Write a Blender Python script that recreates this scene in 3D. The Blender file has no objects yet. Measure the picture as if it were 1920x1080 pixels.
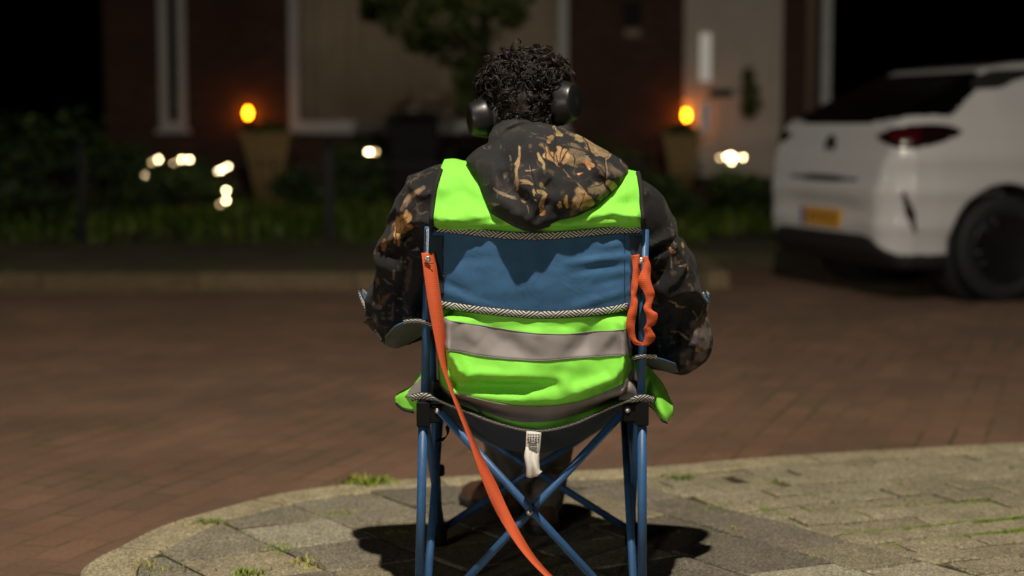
import bpy, math, random
import numpy as np
from mathutils import Vector, Matrix

random.seed(7)
RNG = np.random.default_rng(7)
scene = bpy.context.scene
C = scene.collection
R = math.radians

# ------------------------------------------------------------------ camera
FPX, PITCH, EYE = 3200.0, math.atan(304 / 3200.0), 1.04
cam = bpy.data.cameras.new('camera')
cam.sensor_width = 36.0
cam.lens = 60.0
cam.clip_start, cam.clip_end = 0.05, 300
cam.dof.use_dof = True
cam.dof.focus_distance = 3.56
cam.dof.aperture_fstop = 1.9
cam.dof.aperture_blades = 0
cam_o = bpy.data.objects.new('camera', cam)
cam_o.location = (0, 0, EYE)
cam_o.rotation_euler = (math.pi / 2 - PITCH, 0, 0)
C.objects.link(cam_o)
scene.camera = cam_o


def P(px, py, Y):
    """a point of the place at distance Y, measured on the survey photograph"""
    u = (px - 960) / FPX
    v = (540 - py) / FPX
    ry = math.cos(PITCH) + v * math.sin(PITCH)
    rz = -math.sin(PITCH) + v * math.cos(PITCH)
    t = Y / ry
    return Vector((u * t, Y, EYE + rz * t))


def G(px, py, z=0.03):
    u = (px - 960) / FPX
    v = (540 - py) / FPX
    ry = math.cos(PITCH) + v * math.sin(PITCH)
    rz = -math.sin(PITCH) + v * math.cos(PITCH)
    t = (z - EYE) / rz
    return Vector((u * t, ry * t, z))


# ------------------------------------------------------------------ objects
def tag(o, label=None, cat=None, group=None, kind=None):
    if label: o['label'] = label
    if cat: o['category'] = cat
    if group: o['group'] = group
    if kind: o['kind'] = kind
    return o


def thing(name, loc, label, cat, group=None, rz=0):
    o = bpy.data.objects.new(name, None)
    o.empty_display_size = 0.1
    C.objects.link(o)
    o.location = loc
    o.rotation_euler = (0, 0, rz)
    return tag(o, label, cat, group)


LOCAL = set()      # things whose shapes are written in their own axes


def link(name, me, m=None, parent=None, smooth=True):
    o = bpy.data.objects.new(name, me)
    C.objects.link(o)
    if m is not None:
        me.materials.clear()
        for k in (m if isinstance(m, (list, tuple)) else [m]):
            me.materials.append(k)
    if parent is not None:
        o.parent = parent
        # geometry is given in world metres: undo the offset of every ancestor
        p, M = parent, Matrix.Identity(4)
        while p is not None:
            M = Matrix.LocRotScale(p.location, p.rotation_euler, p.scale) @ M
            p = p.parent
        root = parent
        while root.parent is not None: root = root.parent
        if root.name not in LOCAL:
            me.transform(M.inverted())
    if smooth and len(me.polygons):
        me.polygons.foreach_set('use_smooth', np.ones(len(me.polygons), bool))
    return o


class MB:
    """collects simple shapes that become ONE mesh object"""
    def __init__(s): s.v, s.f, s.uv = [], [], {}
    def add(s, vs, fs):
        n = len(s.v)
        s.v += [tuple(p) for p in vs]
        s.f += [tuple(i + n for i in f) for f in fs]
        return n
    def box(s, lo, hi, b=0.0):
        (x0, y0, z0), (x1, y1, z1) = lo, hi
        if b <= 0:
            vs = [(x, y, z) for z in (z0, z1) for x, y in ((x0, y0), (x1, y0), (x1, y1), (x0, y1))]
            s.add(vs, [(3, 2, 1, 0), (4, 5, 6, 7), (0, 1, 5, 4), (1, 2, 6, 5), (2, 3, 7, 6), (3, 0, 4, 7)])
        else:
            vs = []
            for z, i in ((z0, b), (z0 + b, 0), (z1 - b, 0), (z1, b)):
                vs += [(x0 + i, y0 + i, z), (x1 - i, y0 + i, z), (x1 - i, y1 - i, z), (x0 + i, y1 - i, z)]
            fs = [(3, 2, 1, 0), (12, 13, 14, 15)]
            for k in range(3):
                for a in range(4):
                    c = (a + 1) % 4
                    fs.append((k * 4 + a, k * 4 + c, k * 4 + 4 + c, k * 4 + 4 + a))
            s.add(vs, fs)
        return s
    def tube(s, pts, r, n=10, caps=True, rs=None):
        pts = [Vector(p) for p in pts]
        rings, prev = [], None
        for i, p in enumerate(pts):
            t = (pts[min(i + 1, len(pts) - 1)] - pts[max(i - 1, 0)]).normalized()
            if prev is None:
                a = t.cross(Vector((0, 0, 1)))
                if a.length < 1e-3: a = t.cross(Vector((1, 0, 0)))
                a.normalize()
            else:
                a = (prev - t * prev.dot(t)).normalized()
            prev = a
            b = t.cross(a)
            rr = rs[i] if rs else r
            rings.append([p + (a * math.cos(q) + b * math.sin(q)) * rr for q in [2 * math.pi * k / n for k in range(n)]])
        vs = [q for g in rings for q in g]
        fs = []
        for i in range(len(pts) - 1):
            for k in range(n):
                fs.append((i * n + k, i * n + (k + 1) % n, (i + 1) * n + (k + 1) % n, (i + 1) * n + k))
        if caps:
            fs.append(tuple(reversed(range(n))))
            fs.append(tuple((len(pts) - 1) * n + k for k in range(n)))
        s.add(vs, fs)
        return s
    def lathe(s, prof, n=24, M=None):
        """prof: (radius, height) pairs round z, moved by matrix M"""
        vs, fs = [], []
        for r, h in prof:
            for k in range(n):
                q = 2 * math.pi * k / n
                vs.append(Vector((r * math.cos(q), r * math.sin(q), h)))
        if M is not None: vs = [M @ v for v in vs]
        for i in range(len(prof) - 1):
            for k in range(n):
                fs.append((i * n + k, i * n + (k + 1) % n, (i + 1) * n + (k + 1) % n, (i + 1) * n + k))
        fs.append(tuple(reversed(range(n))))
        fs.append(tuple((len(prof) - 1) * n + k for k in range(n)))
        s.add(vs, fs)
        return s
    def grid(s, rows, closed=False):
        nr, nc = len(rows), len(rows[0])
        vs = [p for r in rows for p in r]
        fs = [(i * nc + j, i * nc + j + 1, (i + 1) * nc + j + 1, (i + 1) * nc + j) for i in range(nr - 1) for j in range(nc - 1)]
        return s.add(vs, fs)
    def mesh(s, name):
        me = bpy.data.meshes.new(name)
        me.from_pydata([tuple(v) for v in s.v], [], s.f)
        me.update()
        return me
    def build(s, name, m, parent=None, smooth=False):
        return link(name, s.mesh(name), m, parent, smooth)


def rotM(loc, zdir, spin=0.0):
    q = Vector(zdir).normalized().to_track_quat('Z', 'Y')
    return Matrix.Translation(Vector(loc)) @ q.to_matrix().to_4x4() @ Matrix.Rotation(spin, 4, 'Z')


def catmull(p, t):
    """p: list of vectors, t in 0..len-1"""
    n = len(p)
    i = min(int(t), n - 2)
    f = t - i
    p0 = p[i - 1] if i > 0 else p[0] * 2 - p[1]
    p3 = p[i + 2] if i + 2 < n else p[n - 1] * 2 - p[n - 2]
    p1, p2 = p[i], p[i + 1]
    return (p1 * 2 + (p2 - p0) * f + (p0 * 2 - p1 * 5 + p2 * 4 - p3) * f * f + (p1 * 3 - p0 - p2 * 3 + p3) * f ** 3) * 0.5


def curve(p, n):
    p = [Vector(q) for q in p]
    return [catmull(p, (len(p) - 1) * k / (n - 1)) for k in range(n)]


def patch(ctrl, nu, nv):
    rows = [curve(r, nv) for r in ctrl]
    cols = [curve([r[j] for r in rows], nu) for j in range(nv)]
    return [[cols[j][i] for j in range(nv)] for i in range(nu)]


def sheet(rows, th, name='sheet'):
    """a cloth sheet with real thickness"""
    nr, nc = len(rows), len(rows[0])
    Vv = np.array([[tuple(p) for p in r] for r in rows])
    du = np.gradient(Vv, axis=1)
    dv = np.gradient(Vv, axis=0)
    N = np.cross(du, dv)
    N /= np.linalg.norm(N, axis=2, keepdims=True) + 1e-9
    A, B = Vv + N * th / 2, Vv - N * th / 2
    mb = MB()
    mb.add(A.reshape(-1, 3), [(i * nc + j, i * nc + j + 1, (i + 1) * nc + j + 1, (i + 1) * nc + j) for i in range(nr - 1) for j in range(nc - 1)])
    o = nr * nc
    mb.v += [tuple(p) for p in B.reshape(-1, 3)]
    mb.f += [(o + (i + 1) * nc + j, o + (i + 1) * nc + j + 1, o + i * nc + j + 1, o + i * nc + j) for i in range(nr - 1) for j in range(nc - 1)]
    per = [(0, j) for j in range(nc)] + [(i, nc - 1) for i in range(1, nr)] + [(nr - 1, j) for j in range(nc - 2, -1, -1)] + [(i, 0) for i in range(nr - 2, 0, -1)]
    for k in range(len(per)):
        a, b = per[k], per[(k + 1) % len(per)]
        ia, ib = a[0] * nc + a[1], b[0] * nc + b[1]
        mb.f.append((ib, ia, o + ia, o + ib))
    return mb


def ribbon(pts, wid, name, m, parent, th=0.0016, n=None, uvw=None):
    """pts centre line, wid list of width vectors (full width); UV: u metres along, v 0..1 across"""
    n = n or len(pts)
    c = curve(pts, n)
    w = curve(wid, n)
    L = [0.0]
    for i in range(1, n): L.append(L[-1] + (c[i] - c[i - 1]).length)
    mb = MB()
    vs = []
    for i in range(n):
        t = (c[min(i + 1, n - 1)] - c[max(i - 1, 0)]).normalized()
        nn = t.cross(w[i].normalized()).normalized() * th / 2
        a, b = c[i] - w[i] / 2, c[i] + w[i] / 2
        vs += [a + nn, b + nn, b - nn, a - nn]
    fs, uv = [], []
    for i in range(n - 1):
        for k, (v0, v1) in enumerate(((0, 1), (1, 1), (1, 0), (0, 0))):
            k2 = (k + 1) % 4
            fs.append((i * 4 + k, i * 4 + k2, i * 4 + 4 + k2, i * 4 + 4 + k))
            uv += [(L[i], v0), (L[i], v1), (L[i + 1], v1), (L[i + 1], v0)]
    fs += [(3, 2, 1, 0), tuple((n - 1) * 4 + k for k in range(4))]
    uv += [(0, 0)] * 8
    mb.add(vs, fs)
    me = mb.mesh(name)
    ul = me.uv_layers.new(name='UVMap')
    ul.data.foreach_set('uv', np.array(uv, dtype=np.float32).ravel())
    return link(name, me, m, parent, True)


# ------------------------------------------------------------------ materials
def srgb(r, g, b):
    f = lambda c: (c / 255 / 12.92) if c <= 10 else ((c / 255 + 0.055) / 1.055) ** 2.4
    return (f(r), f(g), f(b), 1)


class NT:
    def __init__(s, name):
        s.m = bpy.data.materials.new(name)
        s.m.use_nodes = True
        s.t = s.m.node_tree
        s.b = s.t.nodes['Principled BSDF']
        s.out = s.t.nodes['Material Output']
    def n(s, kind, **kw):
        nd = s.t.nodes.new(kind)
        for k, v in kw.items():
            if k.startswith('_'):
                setattr(nd, k[1:], v)
            else:
                s.set(nd, k, v)
        return nd
    def set(s, nd, key, v):
        k = int(key[1:]) if key[0] == 'i' and key[1:].isdigit() else key.replace('__', ' ')
        sock = nd.inputs[k]
        if isinstance(v, bpy.types.NodeSocket): s.t.links.new(v, sock)
        else: sock.default_value = v
    def math(s, op, a, b=None, c=None):
        nd = s.t.nodes.new('ShaderNodeMath')
        nd.operation = op
        for i, v in enumerate((a, b, c)):
            if v is None: continue
            if isinstance(v, bpy.types.NodeSocket): s.t.links.new(v, nd.inputs[i])
            else: nd.inputs[i].default_value = v
        return nd.outputs[0]
    def mix(s, f, a, b, mode='MIX'):
        nd = s.t.nodes.new('ShaderNodeMix')
        nd.data_type = 'RGBA'
        nd.blend_type = mode
        for i, v in ((0, f), (6, a), (7, b)):
            if isinstance(v, bpy.types.NodeSocket): s.t.links.new(v, nd.inputs[i])
            else: nd.inputs[i].default_value = v
        return nd.outputs[2]
    def noise(s, scale, detail=3, rough=0.55, vec=None, dist=0.0):
        nd = s.n('ShaderNodeTexNoise', Scale=scale, Detail=detail, Roughness=rough, Distortion=dist)
        if vec is None: vec = s.obj()
        s.t.links.new(vec, nd.inputs['Vector'])
        return nd.outputs['Fac']
    def ramp(s, f, stops):
        nd = s.t.nodes.new('ShaderNodeValToRGB')
        e = nd.color_ramp.elements
        e[0].position, e[0].color = stops[0]
        e[1].position, e[1].color = stops[-1]
        for p, c in stops[1:-1]:
            k = e.new(p)
            k.color = c
        s.t.links.new(f, nd.inputs[0])
        return nd.outputs[0]
    def obj(s):
        if not hasattr(s, '_tc'): s._tc = s.t.nodes.new('ShaderNodeTexCoord')
        return s._tc.outputs['Object']
    def uv(s):
        if not hasattr(s, '_tc'): s._tc = s.t.nodes.new('ShaderNodeTexCoord')
        return s._tc.outputs['UV']
    def bump(s, h, strength=0.4, dist=0.01, chain=None):
        nd = s.n('ShaderNodeBump', Strength=strength, Distance=dist, Height=h)
        if chain is not None: s.t.links.new(chain, nd.inputs['Normal'])
        s.t.links.new(nd.outputs[0], s.b.inputs['Normal'])
        return nd.outputs[0]
    def base(s, v): s.set(s.b, 'Base Color', v)
    def rough(s, v): s.set(s.b, 'Roughness', v)


def g(v): return (v, v, v, 1)


def mat_plain(name, col, rough=0.6, var=0.25, scale=30, bump=0.2, bscale=200, bdist=0.002, metal=0.0, spec=None, coat=0.0):
    t = NT(name)
    f = t.noise(scale, 4)
    a = tuple(c * (1 - var) for c in col[:3]) + (1,)
    b = tuple(min(1, c * (1 + var)) for c in col[:3]) + (1,)
    t.base(t.ramp(f, [(0.3, a), (0.7, b)]))
    t.rough(t.math('MULTIPLY_ADD', t.noise(scale * 1.7, 3), 0.2, rough - 0.1))
    t.set(t.b, 'Metallic', metal)
    if spec is not None: t.set(t.b, 'Specular IOR Level', spec)
    if coat: t.set(t.b, 'Coat Weight', coat)
    if bump: t.bump(t.noise(bscale, 2), bump, bdist)
    return t.m


def mat_cloth(name, col, var=0.12, weave=900, rough=0.85, sheen=0.0, bump=0.35, wr=0.0):
    t = NT(name)
    f = t.noise(22, 4)
    a = tuple(c * (1 - var) for c in col[:3]) + (1,)
    b = tuple(min(1, c * (1 + var)) for c in col[:3]) + (1,)
    t.base(t.ramp(f, [(0.3, a), (0.7, b)]))
    t.rough(rough)
    if sheen: t.set(t.b, 'Sheen Weight', sheen)
    ch = t.bump(t.noise(weave, 1), bump, 0.0008)
    if wr: t.bump(t.noise(16, 3, 0.5, None, 0.6), wr, 0.012, ch)
    return t.m


def mat_emit(name, col, strength):
    t = NT(name)
    e = t.n('ShaderNodeEmission', Color=col, Strength=strength)
    t.t.links.new(e.outputs[0], t.out.inputs['Surface'])
    return t.m


def mat_glass(name, tint=(0.6, 0.6, 0.6, 1), refl=0.02):
    t = NT(name)
    tr = t.n('ShaderNodeBsdfTransparent', Color=tint)
    gl = t.n('ShaderNodeBsdfGlossy', Roughness=refl, Color=g(0.9))
    fr = t.n('ShaderNodeFresnel', IOR=1.5)
    mx = t.n('ShaderNodeMixShader')
    t.t.links.new(fr.outputs[0], mx.inputs[0])
    t.t.links.new(tr.outputs[0], mx.inputs[1])
    t.t.links.new(gl.outputs[0], mx.inputs[2])
    t.t.links.new(mx.outputs[0], t.out.inputs['Surface'])
    return t.m


def mat_vcol(name, rough=0.9, weave=700, sheen=0.03, bump=0.3):
    t = NT(name)
    a = t.n('ShaderNodeAttribute', _attribute_name='Col')
    f = t.ramp(t.noise(260, 3), [(0.3, g(0.72)), (0.7, g(1.18))])
    t.base(t.mix(1.0, a.outputs['Color'], f, 'MULTIPLY'))
    t.rough(rough)
    t.set(t.b, 'Sheen Weight', sheen)
    ch = t.bump(t.noise(weave, 1), bump, 0.0008)
    t.bump(t.noise(40, 3, 0.5, None, 0.5), 0.3, 0.006, ch)
    return t.m


def mat_brickwork(name, c1, c2, mortar, bw, bh, msize, rot=0.0, vertical=False, rough=0.85, off=0.5, moss=None, varscale=1.4, bdist=0.006, joint_fade=False):
    t = NT(name)
    mp = t.n('ShaderNodeMapping', Vector=t.obj())
    mp.inputs['Rotation'].default_value = (math.pi / 2 if vertical else 0, 0, rot)
    if vertical:
        # facade bricks: x along the wall, z up
        sx = t.n('ShaderNodeSeparateXYZ', Vector=t.obj())
        cx = t.n('ShaderNodeCombineXYZ', X=sx.outputs[0], Y=sx.outputs[2], Z=0.0)
        vec = cx.outputs[0]
    else:
        vec = mp.outputs[0]
    wob = t.n('ShaderNodeTexNoise', Scale=6.0, Detail=2.0)
    t.t.links.new(vec, wob.inputs['Vector'])
    va = t.n('ShaderNodeVectorMath', _operation='MULTIPLY_ADD')
    t.t.links.new(wob.outputs['Color'], va.inputs[0])
    va.inputs[1].default_value = (0.012, 0.012, 0)
    t.t.links.new(vec, va.inputs[2])
    br = t.n('ShaderNodeTexBrick', _offset=off, Color1=c1, Color2=c2, Mortar=mortar, Scale=1.0, Mortar__Size=msize, Mortar__Smooth=0.3, Bias=0.0, Brick__Width=bw, Row__Height=bh)
    t.t.links.new(va.outputs[0], br.inputs['Vector'])
    big = t.ramp(t.noise(varscale, 4, 0.6), [(0.25, g(0.72)), (0.75, g(1.25))])
    fine = t.ramp(t.noise(70, 4, 0.65), [(0.25, g(0.78)), (0.75, g(1.2))])
    if joint_fade:
        fade = t.ramp(t.noise(1.9, 4, .65), [(.42, g(.05)), (.72, g(.9))])
        sx = t.n('ShaderNodeSeparateXYZ', Vector=t.obj())
        fade = t.mix(t.n('ShaderNodeMapRange', Value=sx.outputs[0], i1=-1.0, i2=2.0).outputs[0], fade, g(.12))
        jf = t.math('MULTIPLY', br.outputs['Fac'], fade)
        bc = t.mix(jf, t.mix(t.math('MULTIPLY', br.outputs['Fac'], 1.0), br.outputs['Color'], c1), mortar)
    else:
        bc = br.outputs['Color']
    c = t.mix(1.0, t.mix(1.0, bc, big, 'MULTIPLY'), fine, 'MULTIPLY')
    if moss is not None:
        mk = t.math('MULTIPLY', br.outputs['Fac'], t.ramp(t.noise(2.3, 3), [(0.5, g(0)), (0.62, g(1))]))
        c = t.mix(mk, c, moss)
    t.base(c)
    t.rough(rough)
    h = t.math('SUBTRACT', t.math('MULTIPLY', t.noise(90, 4), 0.35), br.outputs['Fac'])
    t.bump(h, 0.7, bdist)
    return t.m


_a, _b = G(0, 1040, 0), G(102, 1000, 0)
ROAD_A = math.atan2(_b.y - _a.y, _b.x - _a.x)
M = {}
M['road'] = mat_brickwork('road_clinkers', srgb(125, 95, 75), srgb(110, 87, 70), srgb(82, 66, 51), 0.21, 0.105, 0.007, -ROAD_A, moss=srgb(80, 78, 48), joint_fade=True, bdist=.003)
M['wall'] = mat_brickwork('dark_red_brick', srgb(88, 56, 45), srgb(66, 41, 34), srgb(86, 72, 60), 0.22, 0.0625, 0.010, vertical=True)
M['clinker'] = None
M['white'] = mat_plain('white_frame_paint', g(0.62), 0.45, 0.06, 6, 0.1)
M['door'] = mat_plain('cream_door_paint', srgb(205, 196, 182), 0.5, 0.06, 5, 0.1)
M['curtain'] = mat_cloth('beige_curtain', srgb(206, 188, 162), 0.10, 400)
M['curtain_dim'] = mat_cloth('olive_curtain', srgb(58, 54, 40), 0.15, 400)
M['black'] = mat_plain('black_plastic', g(0.006), 0.7, 0.2, 40, 0.15, spec=0.2)
M['soft_black'] = mat_plain('black_headphone_plastic', g(0.012), 0.36, 0.1, 40, 0.05, 600, 0.0004)
M['pad_black'] = mat_plain('black_leatherette', g(0.010), 0.6, 0.2, 60, 0.3, 500, 0.0006)
M['blue_metal'] = mat_plain('blue_painted_tube', srgb(54, 96, 144), 0.45, 0.1, 60, 0.08, 500, 0.0004)
M['blue_cloth'] = mat_cloth('blue_polyester', srgb(54, 102, 146), 0.12, 1100, 0.8, 0.1, 0.3, 0.35)
M['navy_cloth'] = mat_cloth('navy_polyester', srgb(40, 56, 74), 0.15, 1000, 0.85, 0.05, 0.3, 0.2)
M['grey_under'] = mat_cloth('grey_coated_cloth', srgb(96, 100, 104), 0.1, 900)
M['orange'] = None
M['steel'] = mat_plain('rivet_steel', g(0.62), 0.32, 0.1, 60, 0.0, metal=0.9)
M['vest'] = mat_cloth('fluorescent_green_cloth', (0.29, 0.90, 0.08, 1), 0.05, 1300, 0.75, 0.0, 0.15, 0.12)
M['reflective'] = mat_cloth('reflective_grey_band', srgb(140, 134, 132), 0.06, 1500, 0.6, 0.0, 0.12, 0.15)
M['piping'] = mat_cloth('black_piping', g(0.014), 0.1, 900)
M['camo'] = mat_vcol('leaf_camouflage_fleece')
M['trousers'] = mat_cloth('grey_trousers', srgb(104, 98, 92), 0.15, 800)
M['shoe'] = mat_plain('brown_shoe_leather', srgb(84, 60, 44), 0.6, 0.3, 40, 0.3)
M['sole'] = mat_plain('dark_rubber_sole', g(0.03), 0.7, 0.2, 60)
M['skin'] = None
M['tag'] = mat_cloth('white_label_satin', srgb(226, 222, 214), 0.03, 900, 0.6)
M['print'] = mat_plain('grey_print', g(0.05), 0.7, 0.1, 80, 0)
M['car_paint'] = mat_plain('white_car_paint', (0.60, 0.60, 0.60, 1), 0.32, 0.02, 3, 0.0, coat=1.0)
M['car_paint'].node_tree.nodes['Principled BSDF'].inputs['Coat Roughness'].default_value = 0.03
M['car_glass'] = mat_plain('dark_car_glass', g(0.002), 0.15, 0.1, 4, 0.0, spec=0.25)
M['car_black'] = mat_plain('black_bumper_plastic', g(0.012), 0.6, 0.2, 40, 0.2)
M['lamp_red'] = mat_plain('red_lamp_lens', (0.05, 0.002, 0.004, 1), 0.15, 0.2, 10, 0.0)
M['lamp_dark'] = mat_plain('smoked_lamp_lens', (0.012, 0.004, 0.005, 1), 0.12, 0.2, 10, 0.0)
M['chrome'] = mat_plain('silver_badge', g(0.6), 0.25, 0.1, 20, 0, metal=0.9)
M['plate'] = mat_plain('yellow_number_plate', (0.62, 0.30, 0.012, 1), 0.5, 0.08, 30, 0.1)
M['plate_blue'] = mat_plain('blue_plate_band', srgb(40, 60, 150), 0.5, 0.1, 30, 0.1)
M['tyre'] = mat_plain('tyre_rubber', g(0.012), 0.75, 0.2, 50, 0.3)
M['rim'] = mat_plain('dark_alloy', g(0.03), 0.35, 0.2, 20, 0.05, metal=0.7)
M['bark'] = mat_plain('tree_bark', srgb(74, 62, 48), 0.9, 0.35, 18, 0.6, 60, 0.01)
M['planter'] = mat_plain('tan_planter', srgb(160, 134, 88), 0.8, 0.2, 12, 0.4, 60, 0.004)
M['soil'] = mat_plain('dark_soil', srgb(58, 48, 36), 0.95, 0.3, 8, 0.6, 40, 0.02)
M['bin'] = mat_plain('black_bin_plastic', g(0.004), 0.75, 0.15, 10, 0.1)
M['iron'] = mat_plain('dark_iron', srgb(16, 20, 24), 0.5, 0.2, 30, 0.2)
M['pipe'] = mat_plain('grey_brown_pipe', srgb(150, 132, 112), 0.5, 0.1, 10, 0.1)
M['lamp_orange'] = mat_emit('orange_lamp_glow', (1.0, 0.23, 0.004, 1), 42)
M['bulb'] = mat_emit('warm_white_bulb', (1.0, 0.76, 0.42, 1), 34)
M['bulb_dim'] = mat_emit('dim_warm_bulb', (1.0, 0.70, 0.34, 1), 9)
M['lit_pane'] = mat_emit('softly_lit_pane', (1.0, 0.90, 0.76, 1), 0.30)
M['lit_dim'] = mat_emit('dimly_lit_pane', (1.0, 0.90, 0.78, 1), 0.12)
M['glass'] = mat_glass('window_glass', g(0.96))
M['dark_room'] = mat_plain('dark_room', g(0.02), 0.9, 0.2, 3, 0)


def leaf_mat(name, c1, c2, c3, rough=0.6):
    t = NT(name)
    a = t.n('ShaderNodeAttribute', _attribute_name='Col')
    t.base(t.ramp(a.outputs['Fac'], [(0.0, c1), (0.5, c2), (1.0, c3)]))
    t.rough(rough)
    t.set(t.b, 'Subsurface Weight', 0.0)
    t.bump(t.noise(60, 2), 0.2, 0.003)
    return t.m


M['leaf'] = leaf_mat('green_leaves', srgb(52, 70, 26), srgb(78, 98, 36), srgb(110, 118, 52))
M['leaf_dark'] = leaf_mat('dark_evergreen_leaves', srgb(40, 64, 24), srgb(58, 88, 30), srgb(86, 106, 38))
M['grass'] = leaf_mat('grass_blades', srgb(54, 80, 16), srgb(86, 114, 24), srgb(124, 134, 48))
M['moss'] = leaf_mat('joint_grass', srgb(84, 116, 24), srgb(132, 160, 34), srgb(190, 180, 92))


def mk_special():
    # orange webbing: cross ribs along u
    t = NT('orange_webbing')
    sx = t.n('ShaderNodeSeparateXYZ', Vector=t.uv())
    w = t.math('SINE', t.math('MULTIPLY', sx.outputs[0], 2 * math.pi / 0.0045))
    t.base(t.mix(t.math('MULTIPLY_ADD', w, 0.13, 0.5), srgb(206, 82, 40), srgb(236, 108, 62)))
    t.rough(0.75)
    t.bump(w, 0.3, 0.0004)
    M['orange'] = t.m
    # woven black and white edging
    t = NT('woven_black_white_edging')
    sx = t.n('ShaderNodeSeparateXYZ', Vector=t.uv())
    u, v = sx.outputs[0], sx.outputs[1]
    row = t.math('FLOOR', t.math('MULTIPLY', v, 2.0))
    cell = t.math('FLOOR', t.math('MULTIPLY_ADD', u, 1 / 0.030, t.math('MULTIPLY', row, 0.5)))
    d = t.math('MULTIPLY_ADD', t.math('PINGPONG', cell, 1.0), 2.0, -1.0)
    st = t.math('FRACT', t.math('MULTIPLY', t.math('MULTIPLY_ADD', v, t.math('MULTIPLY', d, 0.022), u), 1 / 0.0088))
    k = t.math('GREATER_THAN', st, 0.5)
    edge = t.math('MULTIPLY', t.math('GREATER_THAN', v, 0.07), t.math('LESS_THAN', v, 0.93))
    k = t.math('MULTIPLY', k, edge)
    t.base(t.mix(k, srgb(22, 26, 34), srgb(216, 216, 208)))
    t.rough(0.8)
    t.bump(k, 0.5, 0.001)
    M['trim'] = t.m
    # skin
    t = NT('skin')
    t.base(t.ramp(t.noise(30, 3), [(0.3, srgb(168, 116, 84)), (0.7, srgb(190, 136, 102))]))
    t.rough(0.55)
    t.set(t.b, 'Subsurface Weight', 0.1)
    t.set(t.b, 'Subsurface Radius', (0.02, 0.008, 0.004))
    t.bump(t.noise(400, 2), 0.15, 0.0005)
    M['skin'] = t.m
    # hair
    t = NT('dark_curly_hair')
    t.base(t.ramp(t.noise(45, 3), [(0.3, srgb(20, 15, 14)), (0.75, srgb(46, 35, 31))]))
    t.rough(0.5)
    t.set(t.b, 'Specular IOR Level', 0.4)
    M['hair'] = t.m
    # exposed-aggregate concrete slabs: one tint per slab in Col
    t = NT('concrete_slabs')
    a = t.n('ShaderNodeAttribute', _attribute_name='Col')
    agg = t.n('ShaderNodeTexVoronoi', Scale=240.0, Vector=t.obj())
    sp = t.ramp(agg.outputs['Color'], [(0.12, g(0.5)), (0.5, g(1.0)), (0.95, g(1.7))])
    st = t.ramp(t.noise(9, 6, 0.7), [(0.3, g(0.78)), (0.7, g(1.18))])
    fi = t.ramp(t.noise(120, 5, 0.75), [(0.3, g(0.6)), (0.7, g(1.35))])
    c = t.mix(1.0, t.mix(1.0, t.mix(1.0, a.outputs['Color'], sp, 'MULTIPLY'), st, 'MULTIPLY'), fi, 'MULTIPLY')
    mk = t.ramp(t.noise(7.5, 4, 0.6), [(0.60, g(0)), (0.74, g(1))])
    c = t.mix(t.math('MULTIPLY', mk, 0.3), c, srgb(104, 104, 52))
    t.base(c)
    t.rough(0.9)
    h = t.math('ADD', t.math('MULTIPLY', agg.outputs['Distance'], 1.0), t.math('MULTIPLY', t.noise(110, 5, 0.7), 1.4))
    t.bump(h, 0.55, 0.003)
    M['slab'] = t.m


mk_special()

# ------------------------------------------------------------------ implicit modelling
_T = RNG.random((64, 64, 64)).astype(np.float32)


def vnoise(x, y, z):
    x, y, z = np.broadcast_arrays(x, y, z)
    xi, yi, zi = np.floor(x).astype(int), np.floor(y).astype(int), np.floor(z).astype(int)
    fx, fy, fz = x - xi, y - yi, z - zi
    fx, fy, fz = [f * f * (3 - 2 * f) for f in (fx, fy, fz)]
    r = 0
    for a in (0, 1):
        for b in (0, 1):
            for c in (0, 1):
                r = r + _T[(xi + a) & 63, (yi + b) & 63, (zi + c) & 63] * (fx if a else 1 - fx) * (fy if b else 1 - fy) * (fz if c else 1 - fz)
    return r * 2 - 1


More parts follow.
